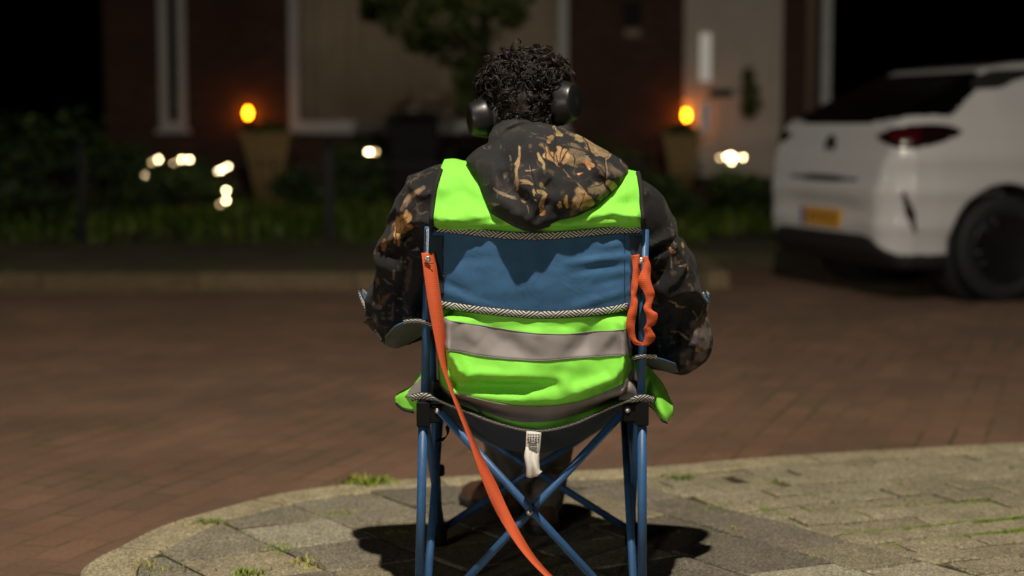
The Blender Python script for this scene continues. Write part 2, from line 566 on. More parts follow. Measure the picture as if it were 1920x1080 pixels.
class Field:
    def __init__(s, lo, hi, h):
        s.lo, s.h = np.array(lo, float), h
        n = [int(math.ceil((hi[i] - lo[i]) / h)) + 1 for i in range(3)]
        s.ax = [lo[i] + h * np.arange(n[i]) for i in range(3)]
        s.F = np.full(n, 0.3, np.float32)
    def sub(s, lo, hi):
        sl = []
        for i in range(3):
            a = max(0, int((lo[i] - s.lo[i]) / s.h))
            b = min(len(s.ax[i]), int((hi[i] - s.lo[i]) / s.h) + 2)
            sl.append(slice(a, max(a, b)))
        X, Y, Z = np.ix_(*[s.ax[i][sl[i]] for i in range(3)])
        return tuple(sl), X.astype(np.float32), Y.astype(np.float32), Z.astype(np.float32)
    def all(s):
        return [a.astype(np.float32) for a in np.ix_(*s.ax)]
    def put(s, sl, d, k, op='add'):
        A = s.F[sl]
        if op == 'add':
            if k > 0:
                hh = np.clip(0.5 + 0.5 * (A - d) / k, 0, 1)
                s.F[sl] = A + (d - A) * hh - k * hh * (1 - hh)
            else:
                s.F[sl] = np.minimum(A, d)
        else:
            d = -d
            if k > 0:
                hh = np.clip(0.5 - 0.5 * (A - d) / k, 0, 1)
                s.F[sl] = A + (d - A) * hh + k * hh * (1 - hh)
            else:
                s.F[sl] = np.maximum(A, d)
    def cap(s, a, b, r1, r2=None, k=0.02, op='add', flat=(1, 1, 1)):
        r2 = r1 if r2 is None else r2
        a, b = np.array(a, float), np.array(b, float)
        m = max(r1, r2) / min(flat) + k + 4 * s.h
        sl, X, Y, Z = s.sub(np.minimum(a, b) - m, np.maximum(a, b) + m)
        if 0 in s.F[sl].shape: return s
        d = b - a
        L = float(d @ d) + 1e-12
        t = np.clip(((X - a[0]) * d[0] + (Y - a[1]) * d[1] + (Z - a[2]) * d[2]) / L, 0, 1)
        q = np.sqrt(((X - a[0] - t * d[0]) * flat[0]) ** 2 + ((Y - a[1] - t * d[1]) * flat[1]) ** 2 + ((Z - a[2] - t * d[2]) * flat[2]) ** 2)
        s.put(sl, q - (r1 + (r2 - r1) * t), k, op)
        return s
    def ell(s, c, r, k=0.03, op='add', rot=None):
        c = np.array(c, float)
        m = max(r) + k + 4 * s.h
        sl, X, Y, Z = s.sub(c - m, c + m)
        if 0 in s.F[sl].shape: return s
        x, y, z = X - c[0], Y - c[1], Z - c[2]
        if rot is not None:
            Q = np.array(rot.to_matrix().transposed())
            x, y, z = [Q[i, 0] * x + Q[i, 1] * y + Q[i, 2] * z for i in range(3)]
        k0 = np.sqrt((x / r[0]) ** 2 + (y / r[1]) ** 2 + (z / r[2]) ** 2)
        k1 = np.sqrt((x / r[0] ** 2) ** 2 + (y / r[1] ** 2) ** 2 + (z / r[2] ** 2) ** 2) + 1e-6
        s.put(sl, k0 * (k0 - 1) / k1, k, op)
        return s
    def mesh(s, name):
        return surface_nets(s.F, s.lo, s.h, name)


def surface_nets(F, lo, h, name):
    n = F.shape
    S = F < 0
    cn = (n[0] - 1, n[1] - 1, n[2] - 1)
    acc = np.zeros(cn + (3,), np.float32)
    cnt = np.zeros(cn, np.int32)
    edges = []
    for ax in range(3):
        a = [slice(None)] * 3
        b = [slice(None)] * 3
        a[ax], b[ax] = slice(0, -1), slice(1, None)
        cr = S[tuple(a)] != S[tuple(b)]
        I = np.argwhere(cr)
        if not len(I): continue
        J = I.copy()
        J[:, ax] += 1
        f0, f1 = F[tuple(I.T)], F[tuple(J.T)]
        p = I.astype(np.float32)
        p[:, ax] += f0 / (f0 - f1)
        o1, o2 = (ax + 1) % 3, (ax + 2) % 3
        edges.append((ax, I, S[tuple(I.T)]))
        for d1 in (0, -1):
            for d2 in (0, -1):
                K = I.copy()
                K[:, o1] += d1
                K[:, o2] += d2
                ok = (K[:, o1] >= 0) & (K[:, o1] < cn[o1]) & (K[:, o2] >= 0) & (K[:, o2] < cn[o2])
                kk = tuple(K[ok].T)
                np.add.at(acc, kk, p[ok])
                np.add.at(cnt, kk, 1)
    idx = np.full(cn, -1, np.int64)
    m = cnt > 0
    nv = int(m.sum())
    idx[m] = np.arange(nv)
    V = acc[m] / cnt[m][:, None] * h + lo
    quads = []
    for ax, I, sg in edges:
        o1, o2 = (ax + 1) % 3, (ax + 2) % 3
        ok = (I[:, o1] > 0) & (I[:, o2] > 0) & (I[:, o1] < cn[o1]) & (I[:, o2] < cn[o2])
        I, sg = I[ok], sg[ok]
        def cell(d1, d2):
            K = I.copy()
            K[:, o1] += d1
            K[:, o2] += d2
            return idx[tuple(K.T)]
        q = np.stack([cell(-1, -1), cell(0, -1), cell(0, 0), cell(-1, 0)], 1)
        q[~sg] = q[~sg][:, ::-1]
        quads.append(q)
    return raw_mesh(name, V, np.concatenate(quads))


def raw_mesh(name, V, Q):
    me = bpy.data.meshes.new(name)
    me.vertices.add(len(V))
    me.vertices.foreach_set('co', np.asarray(V, np.float32).ravel())
    w = Q.shape[1]
    me.loops.add(len(Q) * w)
    me.loops.foreach_set('vertex_index', Q.astype(np.int32).ravel())
    me.polygons.add(len(Q))
    me.polygons.foreach_set('loop_start', np.arange(0, len(Q) * w, w, dtype=np.int32))
    me.update(calc_edges=True)
    me.validate()
    return me


def verts(me):
    a = np.empty(len(me.vertices) * 3, np.float32)
    me.vertices.foreach_get('co', a)
    return a.reshape(-1, 3)


def set_col(me, col):
    at = me.color_attributes.new('Col', 'FLOAT_COLOR', 'POINT')
    c = np.ones((len(me.vertices), 4), np.float32)
    c[:, :3] = col
    at.data.foreach_set('color', c.ravel())


def seg_dist(x, z, pts):
    """distance to a polyline in the x-z plane, and position along it 0..1"""
    best = np.full(np.shape(x), 9.0, np.float32)
    n = len(pts) - 1
    along = np.zeros(np.shape(x), np.float32)
    if n == 0:
        return np.hypot(x - pts[0][0], z - pts[0][1]), along
    for i in range(n):
        ax, az = pts[i]
        dx, dz = pts[i + 1][0] - ax, pts[i + 1][1] - az
        t = np.clip(((x - ax) * dx + (z - az) * dz) / (dx * dx + dz * dz + 1e-12), 0, 1)
        d = np.hypot(x - ax - t * dx, z - az - t * dz)
        m = d < best
        best = np.where(m, d, best)
        along = np.where(m, (i + t) / n, along)
    return best, along


def poly_sd(x, z, pts):
    """signed distance to a polygon, negative inside"""
    d = np.full(np.broadcast(x, z).shape, 9.0, np.float32)
    ins = np.zeros(d.shape, bool)
    n = len(pts)
    for i in range(n):
        ax, az = pts[i]
        bx, bz = pts[(i + 1) % n]
        dx, dz = bx - ax, bz - az
        t = np.clip(((x - ax) * dx + (z - az) * dz) / (dx * dx + dz * dz + 1e-12), 0, 1)
        d = np.minimum(d, np.hypot(x - ax - t * dx, z - az - t * dz))
        c = (az > z) != (bz > z)
        xx = ax + (z - az) / (bz - az if abs(bz - az) > 1e-9 else 1e-9) * dx
        ins ^= c & (x < xx)
    return np.where(ins, -d, d)

# ================================================================== CAMPING CHAIR
CX = 0.048                                     # chair axis


def panel_y(x, z=0.75):
    q = (x - CX) / 0.226
    return 3.562 - 0.034 * (1 - np.clip(q * q, 0, 1))


def XZ(px, py, Y):
    p = P(px, py, Y)
    return (p.x, p.z)


def build_chair():
    ch = thing('camping_chair', (CX, 3.8, 0.03), 'blue folding camping chair with orange straps, standing on the paved street corner', 'chair')
    r = 0.0092
    tubes = {}
    def tube(name, a, b, rr=r, m='blue_metal', n=12):
        return MB().tube([a, b], rr, n).build(name, M[m], ch, True)
    zf = 0.035
    RL, RR = P(786, 1140, 3.556), P(1204, 1140, 3.556)
    RL.z = RR.z = zf
    FL, FR = Vector((P(824, 1040, 4.056).x, 4.056, zf)), Vector((P(1186, 1040, 4.056).x, 4.056, zf))
    cRL, cRR = P(792, 778, 3.556), P(1202, 778, 3.556)
    cFL, cFR = Vector((-0.188, 4.05, 0.40)), Vector((0.284, 4.05, 0.40))
    tL, tR = P(804, 424, 3.560), P(1209, 430, 3.560)
    # uprights of the back
    tube('back_post', P(796, 775, 3.556), tL)
    tube('back_post', P(1202, 775, 3.556), tR)
    # lower legs: an outer sleeve and the thinner inner tube
    for a, b in ((P(793, 800, 3.556), RL), (P(1204, 800, 3.556), RR)):
        tube('leg', a, b, 0.0098)
    for a, b in ((cFL, FL), (cFR, FR)):
        tube('leg', a, b, 0.0095)
    # crossing struts on all four sides
    e = 0.012
    def strut(a, b, m='blue_metal'):
        return tube('cross_strut', a, b, 0.0088, m)
    s1 = strut(P(826, 772, 3.548), P(1200, 1178, 3.548))
    s2 = strut(P(1166, 776, 3.566), P(806, 1160, 3.566))
    xr = P(993, 960, 3.536)
    MB().lathe([(0.0, 0), (0.0075, 0), (0.0075, 0.002), (0.005, 0.0045), (0, 0.005)], 14, rotM(xr, (0, -1, 0))).build('rivet', M['steel'], ch, True)
    strut(Vector((-0.175, 4.045, 0.36)), Vector((FR.x - .01, 4.045, 0.07)))
    strut(Vector((0.272, 4.062, 0.36)), Vector((FL.x + .01, 4.062, 0.07)))
    xf = Vector((CX + 0.002, 4.03, 0.214))
    MB().lathe([(0.0, 0), (0.0075, 0), (0.0075, 0.002), (0.005, 0.0045), (0, 0.005)], 14, rotM(xf, (0, -1, 0))).build('rivet', M['steel'], ch, True)
    for sx, a, b, c, d in ((-1, cRL, cFL, RL, FL), (1, cRR, cFR, RR, FR)):
        o = Vector((-sx * 0.006, 0, 0))
        strut(a + o + Vector((0, .01, -.02)), Vector((d.x, d.y - .01, .07)) + o)
        strut(b + o * 3 + Vector((0, -.01, -.02)), Vector((c.x, c.y + .01, .07)) + o * 3)
    # plastic joints and feet
    for a, sx in ((P(794, 778, 3.556), 1), (P(1203, 776, 3.556), -1)):
        mb = MB()
        mb.box((a.x - .014, a.y - .014, a.z - .024), (a.x + .014, a.y + .016, a.z + .030), .003)
        mb.box((a.x + (.010 if sx > 0 else -.040), a.y - .010, a.z - .016), (a.x + (.040 if sx > 0 else -.010), a.y + .012, a.z + .022), .003)
        j = mb.build('corner_joint', M['black'], ch)
        q = a + Vector((sx * 0.030, -0.0105, 0.010))
        MB().lathe([(0.0, 0), (0.0065, 0), (0.0065, 0.0015), (0.004, 0.0035), (0, 0.004)], 12, rotM(q, (0, -1, 0))).build('rivet', M['steel'], j, True)
    for a, sx in ((cFL, 1), (cFR, -1)):
        MB().box((a.x - .014, a.y - .014, a.z - .02), (a.x + .014, a.y + .014, a.z + .03), .003).build('corner_joint', M['black'], ch)
    for a in (RL, RR, FL, FR):
        MB().lathe([(0.017, -.005), (0.0185, 0.0), (0.018, 0.03), (0.013, 0.045), (0.011, 0.05)], 16, Matrix.Translation(a)).build('foot_cap', M['black'], ch, True)
    # height sliders on the front legs
    for a in (FL, FR):
        MB().lathe([(0.011, 0), (0.0135, .003), (0.0135, .022), (0.011, .026)], 14, Matrix.Translation(Vector((a.x, a.y, 0.20)))).build('slider', M['black'], ch, True)
    # armrest uprights
    afL, afR = Vector((-0.192, 3.985, 0.635)), Vector((0.287, 3.985, 0.63))
    tube('arm_post', cFL, afL)
    tube('arm_post', cFR, afR)

    # ---- back panel
    ridges = [([(1190, 480), (1120, 487), (1060, 494)], .0045, .0045), ([(1190, 497), (1120, 503), (1070, 512)], -.004, .005),
              ([(1185, 455), (1130, 463)], .003, .005), ([(1185, 545), (1130, 560), (1080, 575)], .004, .006), ([(1180, 520), (1120, 534)], -.003, .006),
              ([(835, 548), (880, 565), (930, 577)], .0035, .006), ([(835, 530), (875, 548)], -.003, .006), ([(840, 490), (930, 482)], -.002, .008),
              ([(850, 520), (960, 545), (1060, 548)], .002, .012), ([(900, 455), (1000, 470)], .0015, .012)]
    rd = [([XZ(a, b, 3.53) for a, b in p], am, sg) for p, am, sg in ridges]
    top = [XZ(a, b, 3.535) for a, b in ((800, 424), (860, 428), (930, 435), (1005, 438), (1080, 434), (1150, 428), (1210, 428))]
    bot = [XZ(a, b, 3.535) for a, b in ((795, 570), (833, 575), (900, 583), (1000, 591), (1080, 589), (1150, 583), (1207, 570))]
    nx, nz = 90, 36
    T = curve([Vector((a, 0, b)) for a, b in top], nx)
    B = curve([Vector((a, 0, b)) for a, b in bot], nx)
    rows = []
    for i in range(nz):
        f = i / (nz - 1)
        row = []
        for j in range(nx):
            q = T[j].lerp(B[j], f)
            y = float(panel_y(q.x)) - 0.004 * math.sin(math.pi * f)
            for pts, am, sg in rd:
                d, al = seg_dist(np.float32(q.x), np.float32(q.z), pts)
                y -= am * math.exp(-float(d * d) / (2 * sg * sg)) * math.sin(math.pi * min(max(float(al), .08), .92)) ** .5
            y -= 0.0012 * float(vnoise(np.array(q.x * 30), np.array(3.3), np.array(q.z * 45)))
            row.append(Vector((q.x, y, q.z)))
        rows.append(row)
    back = sheet(rows, 0.003).build('backrest', M['blue_cloth'], ch, True)
    # woven edging along the top and the bottom
    def edging(rowpts, w, parent, out=-0.0035, n=60, name='edge_trim', m='trim', slope=None):
        pts = [Vector((p.x, p.y + out, p.z)) for p in rowpts]
        return ribbon(pts, [w] * len(pts) if isinstance(w, Vector) else w, name, M[m], parent, 0.003, n)
    edging([Vector((p.x, p.y, p.z - .0045)) for p in rows[0][::6] + [rows[0][-1]]], Vector((0, 0.002, -0.016)), back)
    edging([Vector((p.x, p.y, p.z + .0025)) for p in rows[-1][3:-3:6]], Vector((0, 0.0, -0.0165)), back)
    # navy sleeves that take the posts
    for x0, x1, m in ((798, 831, 'navy_cloth'), (1178, 1210, 'navy_cloth')):
        ctrl = []
        for py in (441, 470, 500, 530, 553):
            ctrl.append([Vector((P(x, py, 3.55).x, float(panel_y(P(x, py, 3.55).x)) - dy, P(x, py, 3.55).z)) for x, dy in ((x0, .0), ((x0 * 2 + x1) / 3, .0105), ((x0 + 2 * x1) / 3, .009), (x1, .0045))])
        sl = sheet(patch(ctrl, 20, 14), 0.002).build('post_sleeve', M[m], back, True)
    # edge piping left of the left post
    ribbon([P(800, 430, 3.552), P(799, 480, 3.552), P(797, 530, 3.552)], [Vector((0.005, 0.004, 0))] * 3, 'edge_trim', M['trim'], back, 0.004, 20)
    # seam beside the left sleeve: short vertical stitches, small orange bar tack
    mb = MB()
    for k in range(26):
        a = P(831, 445 + k * 4.6, 3.53)
        b = P(831, 447 + k * 4.6, 3.53)
        for q in (a, b): q.y = float(panel_y(q.x)) - 0.006
        mb.tube([a, b], 0.0008, 5)
    mb.build('stitching', M['piping'], back)
    mb = MB()
    for k in range(26):
        a = P(1172, 440 + k * 4.8, 3.53)
        b = P(1172, 442.4 + k * 4.8, 3.53)
        for q in (a, b): q.y = float(panel_y(q.x)) - 0.006
        mb.tube([a, b], 0.0008, 5)
    mb.build('stitching', M['piping'], back)
    a, b = P(829, 518, 3.53), P(834, 518, 3.53)
    for q in (a, b): q.y = float(panel_y(q.x)) - 0.006
    MB().tube([a, b], 0.0012, 6).build('bar_tack', M['orange'], back)
    # small woven mark in the middle: an open loop over a bar
    def mk(pp):
        out = []
        for a, b in pp:
            q = P(a, b, 3.528)
            q.y = float(panel_y(q.x)) - 0.0085
            out.append(q)
        return out
    mb = MB()
    mb.tube(mk([(1001, 443), (1006, 443), (1008, 445), (1008, 448), (1006, 449.5), (1001, 449.5)]), 0.0009, 6)
    mb.tube(mk([(1000.5, 453), (1008, 453)]), 0.0009, 6)
    mb.build('woven_mark', M['grey_under'], back)

    # ---- seat sling
    ctrl = [
        [P(772, 746, 3.565), P(800, 743, 3.545), P(850, 762, 3.538), P(930, 793, 3.524), P(1000, 808, 3.516), P(1070, 797, 3.524), P(1150, 762, 3.538), P(1200, 746, 3.545), P(1229, 751, 3.565)],
        [Vector((x, 3.66, z)) for x, z in ((-.205, .455), (-.175, .45), (-.13, .405), (-.04, .355), (.045, .335), (.13, .355), (.225, .41), (.268, .45), (.30, .455))],
        [Vector((x, 3.80, z)) for x, z in ((-.205, .44), (-.175, .43), (-.13, .385), (-.04, .335), (.045, .318), (.13, .335), (.225, .39), (.268, .43), (.30, .44))],
        [Vector((x, 3.95, z)) for x, z in ((-.205, .43), (-.175, .425), (-.13, .395), (-.04, .36), (.045, .35), (.13, .36), (.225, .395), (.268, .425), (.30, .43))],
        [Vector((x, 4.07, z)) for x, z in ((-.205, .43), (-.175, .43), (-.13, .415), (-.04, .40), (.045, .395), (.13, .40), (.225, .415), (.268, .43), (.30, .43))]]
    srows = patch(ctrl, 40, 70)
    seat = sheet(srows, 0.003).build('seat', M['navy_cloth'], ch, True)
    edge = srows[0]
    n = len(edge)
    # edging: wide and facing the camera over the corners, thinner along the sag
    pts, wid = [], []
    for k in range(0, n, 2):
        p = edge[k]
        q = abs((k / (n - 1)) * 2 - 1)
        w = 0.0155 if q > .66 else 0.0062
        pts.append(p + Vector((0, -.004, .001)))
        wid.append(Vector((0, .003, -w)))
    ribbon(pts, wid, 'edge_trim', M['trim'], seat, 0.003, 120)
    # care label and its loose leaves
    lab = MB()
    def leaf(pp, dy):
        rws = [[P(a, b, 3.508 + dy + e2) for a, b, e2 in row] for row in pp]
        return patch(rws, 14, 6)
    lg = leaf([[(987, 808, 0), (1001, 809, -.002), (1015, 811, 0)], [(986, 835, -.004), (1000, 836, -.006), (1013, 836, -.004)], [(985, 862, .0), (999, 864, -.004), (1011, 862, 0)], [(990, 893, -.006), (1000, 894, -.010), (1009, 893, -.004)]], 0)
    tg = sheet(lg, 0.0008).build('care_tag', M['tag'], seat, True)
    l2 = leaf([[(986, 838, 0), (990, 838, 0), (996, 840, 0)], [(983, 856, -.006), (990, 858, -.012), (1000, 856, -.006)], [(986, 875, -.010), (993, 878, -.016), (1003, 874, -.004)], [(987, 894, -.008), (994, 896, -.014), (1001, 895, -.002)]], -.004)
    sheet(l2, 0.0008).build('tag_leaf', M['tag'], tg, True) if False else None
    l3 = leaf([[(990, 840, 0), (1000, 846, 0), (1010, 850, 0)], [(992, 858, -.004), (1002, 862, -.010), (1011, 866, -.002)], [(996, 876, -.008), (1005, 876, -.016), (1013, 880, -.004)], [(1000, 894, -.006), (1008, 892, -.016), (1017, 884, -.010)]], -.006)
    mb2 = sheet(l2, 0.0008)
    mb3 = sheet(l3, 0.0008)
    mb2.add(mb3.v, mb3.f)
    mb2.build('loose_leaves', M['tag'], tg, True)
    # printed symbols and lines on the tag
    pr = MB()
    def dash(x0, y0, x1, y1, th=.0007):
        a, b = P(x0, y0, 3.5005), P(x1, y1, 3.5005)
        pr.tube([a, b], th, 4)
    for ry, xs in ((815.5, (990.5, 995, 1000, 1005, 1010)), (820, (990.5, 995, 1000, 1005, 1010)), (824.5, (989.5, 994.5, 1004.5, 1009.5))):
        for x in xs:
            dash(x - 1.3, ry - 1, x + 1.3, ry + 1)
            dash(x - 1.3, ry + 1, x + 1.3, ry - 1)
    for a in ((991.5, 828, 1006, 828), (991.5, 831, 1006, 831), (991.5, 828, 991.5, 831), (1006, 828, 1006, 831)): dash(*a, th=.0009)
    for k in range(9):
        dash(990 + (k % 3) * .8, 836 + k * 2.6, 1008 - (k * 5 % 4), 836.4 + k * 2.6, .0005)
    pr.build('print', M['print'], tg)
    # black strap loop under the left corner
    ribbon([P(838, 798, 3.60), P(840, 812, 3.62), P(832, 823, 3.62), P(818, 826, 3.60)], [Vector((.004, .02, .004))] * 4, 'strap_loop', M['piping'], ch, .002, 20)

    # ---- armrests
    def arm(ctrl, trim_from):
        rws = patch(ctrl, 34, 26)
        a = sheet(rws, 0.003).build('armrest', [M['blue_cloth'], M['grey_under']], ch, True)
        me = a.data
        for p in me.polygons:
            if p.normal.z < 0 and p.area > 0: p.material_index = 1
        ed = [r_[-1] for r_ in rws]
        k0 = rws[0][: int(26 * .62)]
        ribbon([p + Vector((0, -.003, .002)) for p in k0[::2]], [Vector((0, .003, -.010))] * len(k0[::2]), 'edge_trim', M['trim'], a, .003, 30)
        ribbon([p + Vector((0, -.001, .004)) for p in ed[12::2]], [Vector((.003, .002, .013))] * len(ed[12::2]), 'edge_trim', M['trim'], a, .004, 40)
        # front edge
        fr = rws[-1]
        ribbon([p + Vector((0, .002, .003)) for p in fr[::3]], [Vector((0, .003, .012))] * len(fr[::3]), 'edge_trim', M['trim'], a, .003, 30)
        return a
    V = Vector
    arm([[P(812, 611, 3.55), P(782, 603, 3.55), P(746, 609, 3.56), P(722, 632, 3.62)],
         [V((-.165, 3.72, .605)), V((-.21, 3.72, .575)), V((-.255, 3.74, .552)), V((-.285, 3.76, .560))],
         [V((-.18, 3.86, .62)), V((-.235, 3.86, .585)), V((-.30, 3.86, .585)), V((-.342, 3.86, .645))],
         [V((-.19, 3.99, .645)), V((-.25, 3.98, .635)), V((-.315, 3.96, .633)), V((-.350, 3.92, .660))]], 0)
    arm([[P(1184, 673, 3.55), P(1212, 669, 3.55), P(1240, 673, 3.56), P(1266, 682, 3.62)],
         [V((.262, 3.72, .535)), V((.31, 3.72, .515)), V((.350, 3.74, .500)), V((.378, 3.76, .503))],
         [V((.275, 3.86, .58)), V((.335, 3.86, .54)), V((.405, 3.86, .545)), V((.445, 3.86, .632))],
         [V((.285, 3.99, .640)), V((.345, 3.98, .625)), V((.410, 3.96, .625)), V((.450, 3.92, .654))]], 0)

    # ---- orange carrying strap hanging on the left
    Cc = [(803, 474, 3.538), (806, 500, 3.530), (814, 560, 3.520), (823, 620, 3.515), (832, 680, 3.510), (846, 728, 3.505), (860, 765, 3.50), (882, 820, 3.495), (897, 858, 3.49), (918, 905, 3.485), (940, 955, 3.475), (968, 1005, 3.46), (1000, 1050, 3.44), (1040, 1090, 3.42), (1085, 1120, 3.40)]
    Wd = [(25, 0), (25, 0), (25, 1), (21, 2), (12, 2), (6, 3), (6, 3), (8, 4), (14, 6), (24, 9), (27, 13), (22, 15), (15, 13), (10, 11), (9, 11)]
    pts = [P(*c) for c in Cc]
    wid = []
    for (wx, wy), p in zip(Wd, pts):
        full = 0.0300
        vx, vz = wx / 910, -wy / 910 * .3
        rest = max(full ** 2 - vx * vx - vz * vz, 1e-8) ** .5
        wid.append(Vector((vx, rest, vz)))
    st = ribbon(pts, wid, 'carry_strap', M['orange'], ch, .0018, 150)
    q = P(802, 486, 3.5235)
    MB().lathe([(0.0, 0), (0.0068, 0), (0.0068, 0.0015), (0.0045, 0.0032), (0.0025, .0026), (0.0, .0026)], 14, rotM(q, (0, -1, 0))).build('rivet', M['steel'], st, True)
    a, b = P(795, 493, 3.5225), P(812, 494, 3.5225)
    MB().tube([a, b], .0008, 5).build('stitching', M['piping'], st)
    # ---- the second strap, bunched into a loop on the right post
    loopL = [(1191, 478), (1193, 505), (1190, 535), (1188, 552), (1189, 568), (1185, 590), (1182, 612), (1187, 634), (1198, 645), (1210, 648)]
    wL = [15, 13, 13, 10, 13, 17, 16, 12, 15, 14]
    loopR = [(1207, 481), (1213, 500), (1208, 525), (1217, 548), (1218, 562), (1214, 578), (1222, 590), (1221, 606), (1214, 616), (1219, 630), (1212, 645), (1202, 647)]
    wR = [14, 15, 23, 21, 13, 15, 21, 17, 13, 20, 17, 13]
    lp = None
    for i, (LP, W, y0) in enumerate(((loopL, wL, 3.526), (loopR, wR, 3.520))):
        pts = [P(a, b, y0 - .012 * math.sin(math.pi * k / (len(LP) - 1))) for k, (a, b) in enumerate(LP)]
        wid = [Vector((w / 900, .006 * (1 if k % 2 else -1), .003 * (-1) ** k)) for k, w in enumerate(W)]
        o = ribbon(pts, wid, 'strap_loop' if i else 'carry_strap', M['orange'], lp or ch, .0018, 110)
        lp = lp or o
    q = P(1203, 489, 3.520)
    MB().lathe([(0.0, 0), (0.007, 0), (0.007, 0.0015), (0.0045, 0.0035), (0, .0035)], 14, rotM(q, (0, -1, 0))).build('rivet', M['steel'], lp, True)
    return ch


build_chair()

# ================================================================== PERSON
person = thing('person', (0.05, 3.75, 0.03), 'person from behind in camouflage hoodie and bright green safety vest, seated in a chair', 'person')
SHL, SHR = (-0.150, 3.668, 0.858), (0.252, 3.668, 0.832)
ELL, ELR = (-0.250, 3.80, 0.636), (0.372, 3.785, 0.562)
WRL, WRR = (-0.055, 4.07, 0.605), (0.150, 4.07, 0.600)


def limb_body():
    f = Field((-0.36, 3.5, 0.0), (0.47, 4.62, 1.22), 0.0065)
    f.ell((.05, 3.74, .47), (.165, .12, .10), .03)
    f.ell((.05, 3.72, .58), (.15, .11, .16), .05)
    f.ell((.05, 3.68, .75), (.175, .10, .17), .05)
    f.cap((-.115, 3.675, .865), (.215, 3.675, .842), .048, k=.04)
    f.cap((.047, 3.68, .89), (.036, 3.725, 1.05), .056, .054, k=.03)
    for S, E, W in ((SHL, ELL, WRL), (SHR, ELR, WRR)):
        f.cap(S, E, .052, .042, .03)
        f.cap(E, W, .042, .028, .02)
    for sx, hip, knee, ank in ((-1, (-.035, 3.78, .465), (-.025, 4.20, .475), (-.005, 4.40, .12)), (1, (.135, 3.78, .465), (.125, 4.20, .475), (.075, 4.215, .12))):
        f.cap(hip, knee, .078, .056, .03)
        f.cap(knee, ank, .052, .036, .02)
        f.cap(ank, (ank[0], ank[1], .075), .036, .034, .01)
    f.cap((-.005, 4.40, .07), (-.085, 4.50, .055), .03, .026, .02)
    f.cap((.075, 4.21, .07), (.085, 4.40, .055), .032, .026, .02)
    # head, bowed forward a little and turned slightly left
    rx = Matrix.Rotation(R(-22), 3, 'X').to_euler()
    f.ell((.033, 3.742, 1.103), (.078, .098, .084), .02, rot=rx)
    f.cap((.028, 3.785, 1.08), (.016, 3.812, 1.010), .058, .030, .03)
    f.ell((.020, 3.822, 1.115), (.055, .022, .035), .02)
    f.cap((.014, 3.842, 1.105), (.012, 3.862, 1.070), .008, .013, .010)       # nose
    f.ell((.013, 3.843, 1.043), (.022, .010, .010), .008)                     # lips
    for s in (-1, 1):
        f.ell((.014 + s * .031, 3.842, 1.100), (.014, .010, .010), .004, 'sub')
        f.ell((.014 + s * .031, 3.834, 1.100), (.013, .012, .011), .003)      # eyes
        f.ell((.033 + s * .079, 3.752, 1.095), (.012, .022, .032), .008)      # ears
    # hands in the lap: palm, four curled fingers, thumb off the side
    for s, W, H in ((1, WRL, (-.005, 4.135, .590)), (-1, WRR, (.105, 4.135, .588))):
        W, H = Vector(W), Vector(H)
        d = (H - W).normalized()
        side = Vector((s * d.y, -s * d.x, 0)).normalized()
        up = Vector((0, 0, 1))
        f.cap(W, W + d * .02, .026, .027, .01)
        for q in (-.028, -.010, .010, .028):
            f.cap(W + d * .02, H + side * q, .019, .013, .008)
        for i, (q, L) in enumerate(((-.030, .030), (-.010, .036), (.010, .034), (.029, .026))):
            k0 = H + side * q + d * .006
            k1 = k0 + d * L + up * -.008
            k2 = k1 + d * L * .55 + up * -.020
            k3 = k2 + d * L * .15 + up * -.020
            f.cap(k0, k1, .0095, .0088, .003)
            f.cap(k1, k2, .0088, .0082, .003)
            f.cap(k2, k3, .0082, .0072, .003)
        t0 = W + d * .03 - side * .022
        t1 = t0 - side * .020 + d * .024 + up * -.004
        t2 = t1 + d * .026 - side * .004 + up * -.008
        f.cap(t0, t1, .014, .0105, .006)
        f.cap(t1, t2, .0105, .0085, .003)
    o = link('body', f.mesh('body'), M['skin'], person)
    return o


limb_body()


def legs_clothes():
    f = Field((-0.24, 3.55, 0.02), (0.36, 4.6, 0.66), 0.0075)
    f.ell((.05, 3.74, .468), (.182, .135, .112), .03)
    for hip, knee, ank in (((-.035, 3.78, .468), (-.025, 4.20, .475), (-.005, 4.40, .13)), ((.135, 3.78, .468), (.125, 4.20, .475), (.075, 4.215, .12))):
        f.cap(hip, knee, .092, .074, .03)
        f.cap(knee, ank, .070, .060, .025)
    X, Y, Z = f.all()
    f.F += 0.006 * (1 - 2 * np.abs(vnoise(X * 14, Y * 14, Z * 26))).astype(np.float32) * 0.6
    link('trousers', f.mesh('trousers'), M['trousers'], person)
    for heel, toe, nm in (((-.008, 4.395), (-.105, 4.515), 'l'), ((.072, 4.185), (.088, 4.43), 'r')):
        s = Field((min(heel[0], toe[0]) - .09, heel[1] - .09, 0.025), (max(heel[0], toe[0]) + .09, toe[1] + .09, 0.2), 0.005)
        h, t = Vector((heel[0], heel[1], 0)), Vector((toe[0], toe[1], 0))
        for q, r_, z in ((0, .036, .075), (.35, .036, .075), (.7, .043, .062), (1, .036, .055)):
            c = h.lerp(t, q)
            s.cap((c.x, c.y, .05), (c.x, c.y, z), r_, r_ * .9, .03)
        c = h.lerp(t, .08)
        s.cap((c.x, c.y, .06), (c.x, c.y, .135), .042, .040, .02)
        X, Y, Z = s.all()
        s.F = np.maximum(s.F, 0.032 - Z)
        sh = link('shoe', s.mesh('shoe'), M['shoe'], person)
        s.F = np.maximum(s.F - .004, Z - .055)
        link('sole', s.mesh('sole'), M['sole'], sh)


legs_clothes()

CR2 = lambda x, y: (860 + x / 4.5, 210 + y / 4.5)


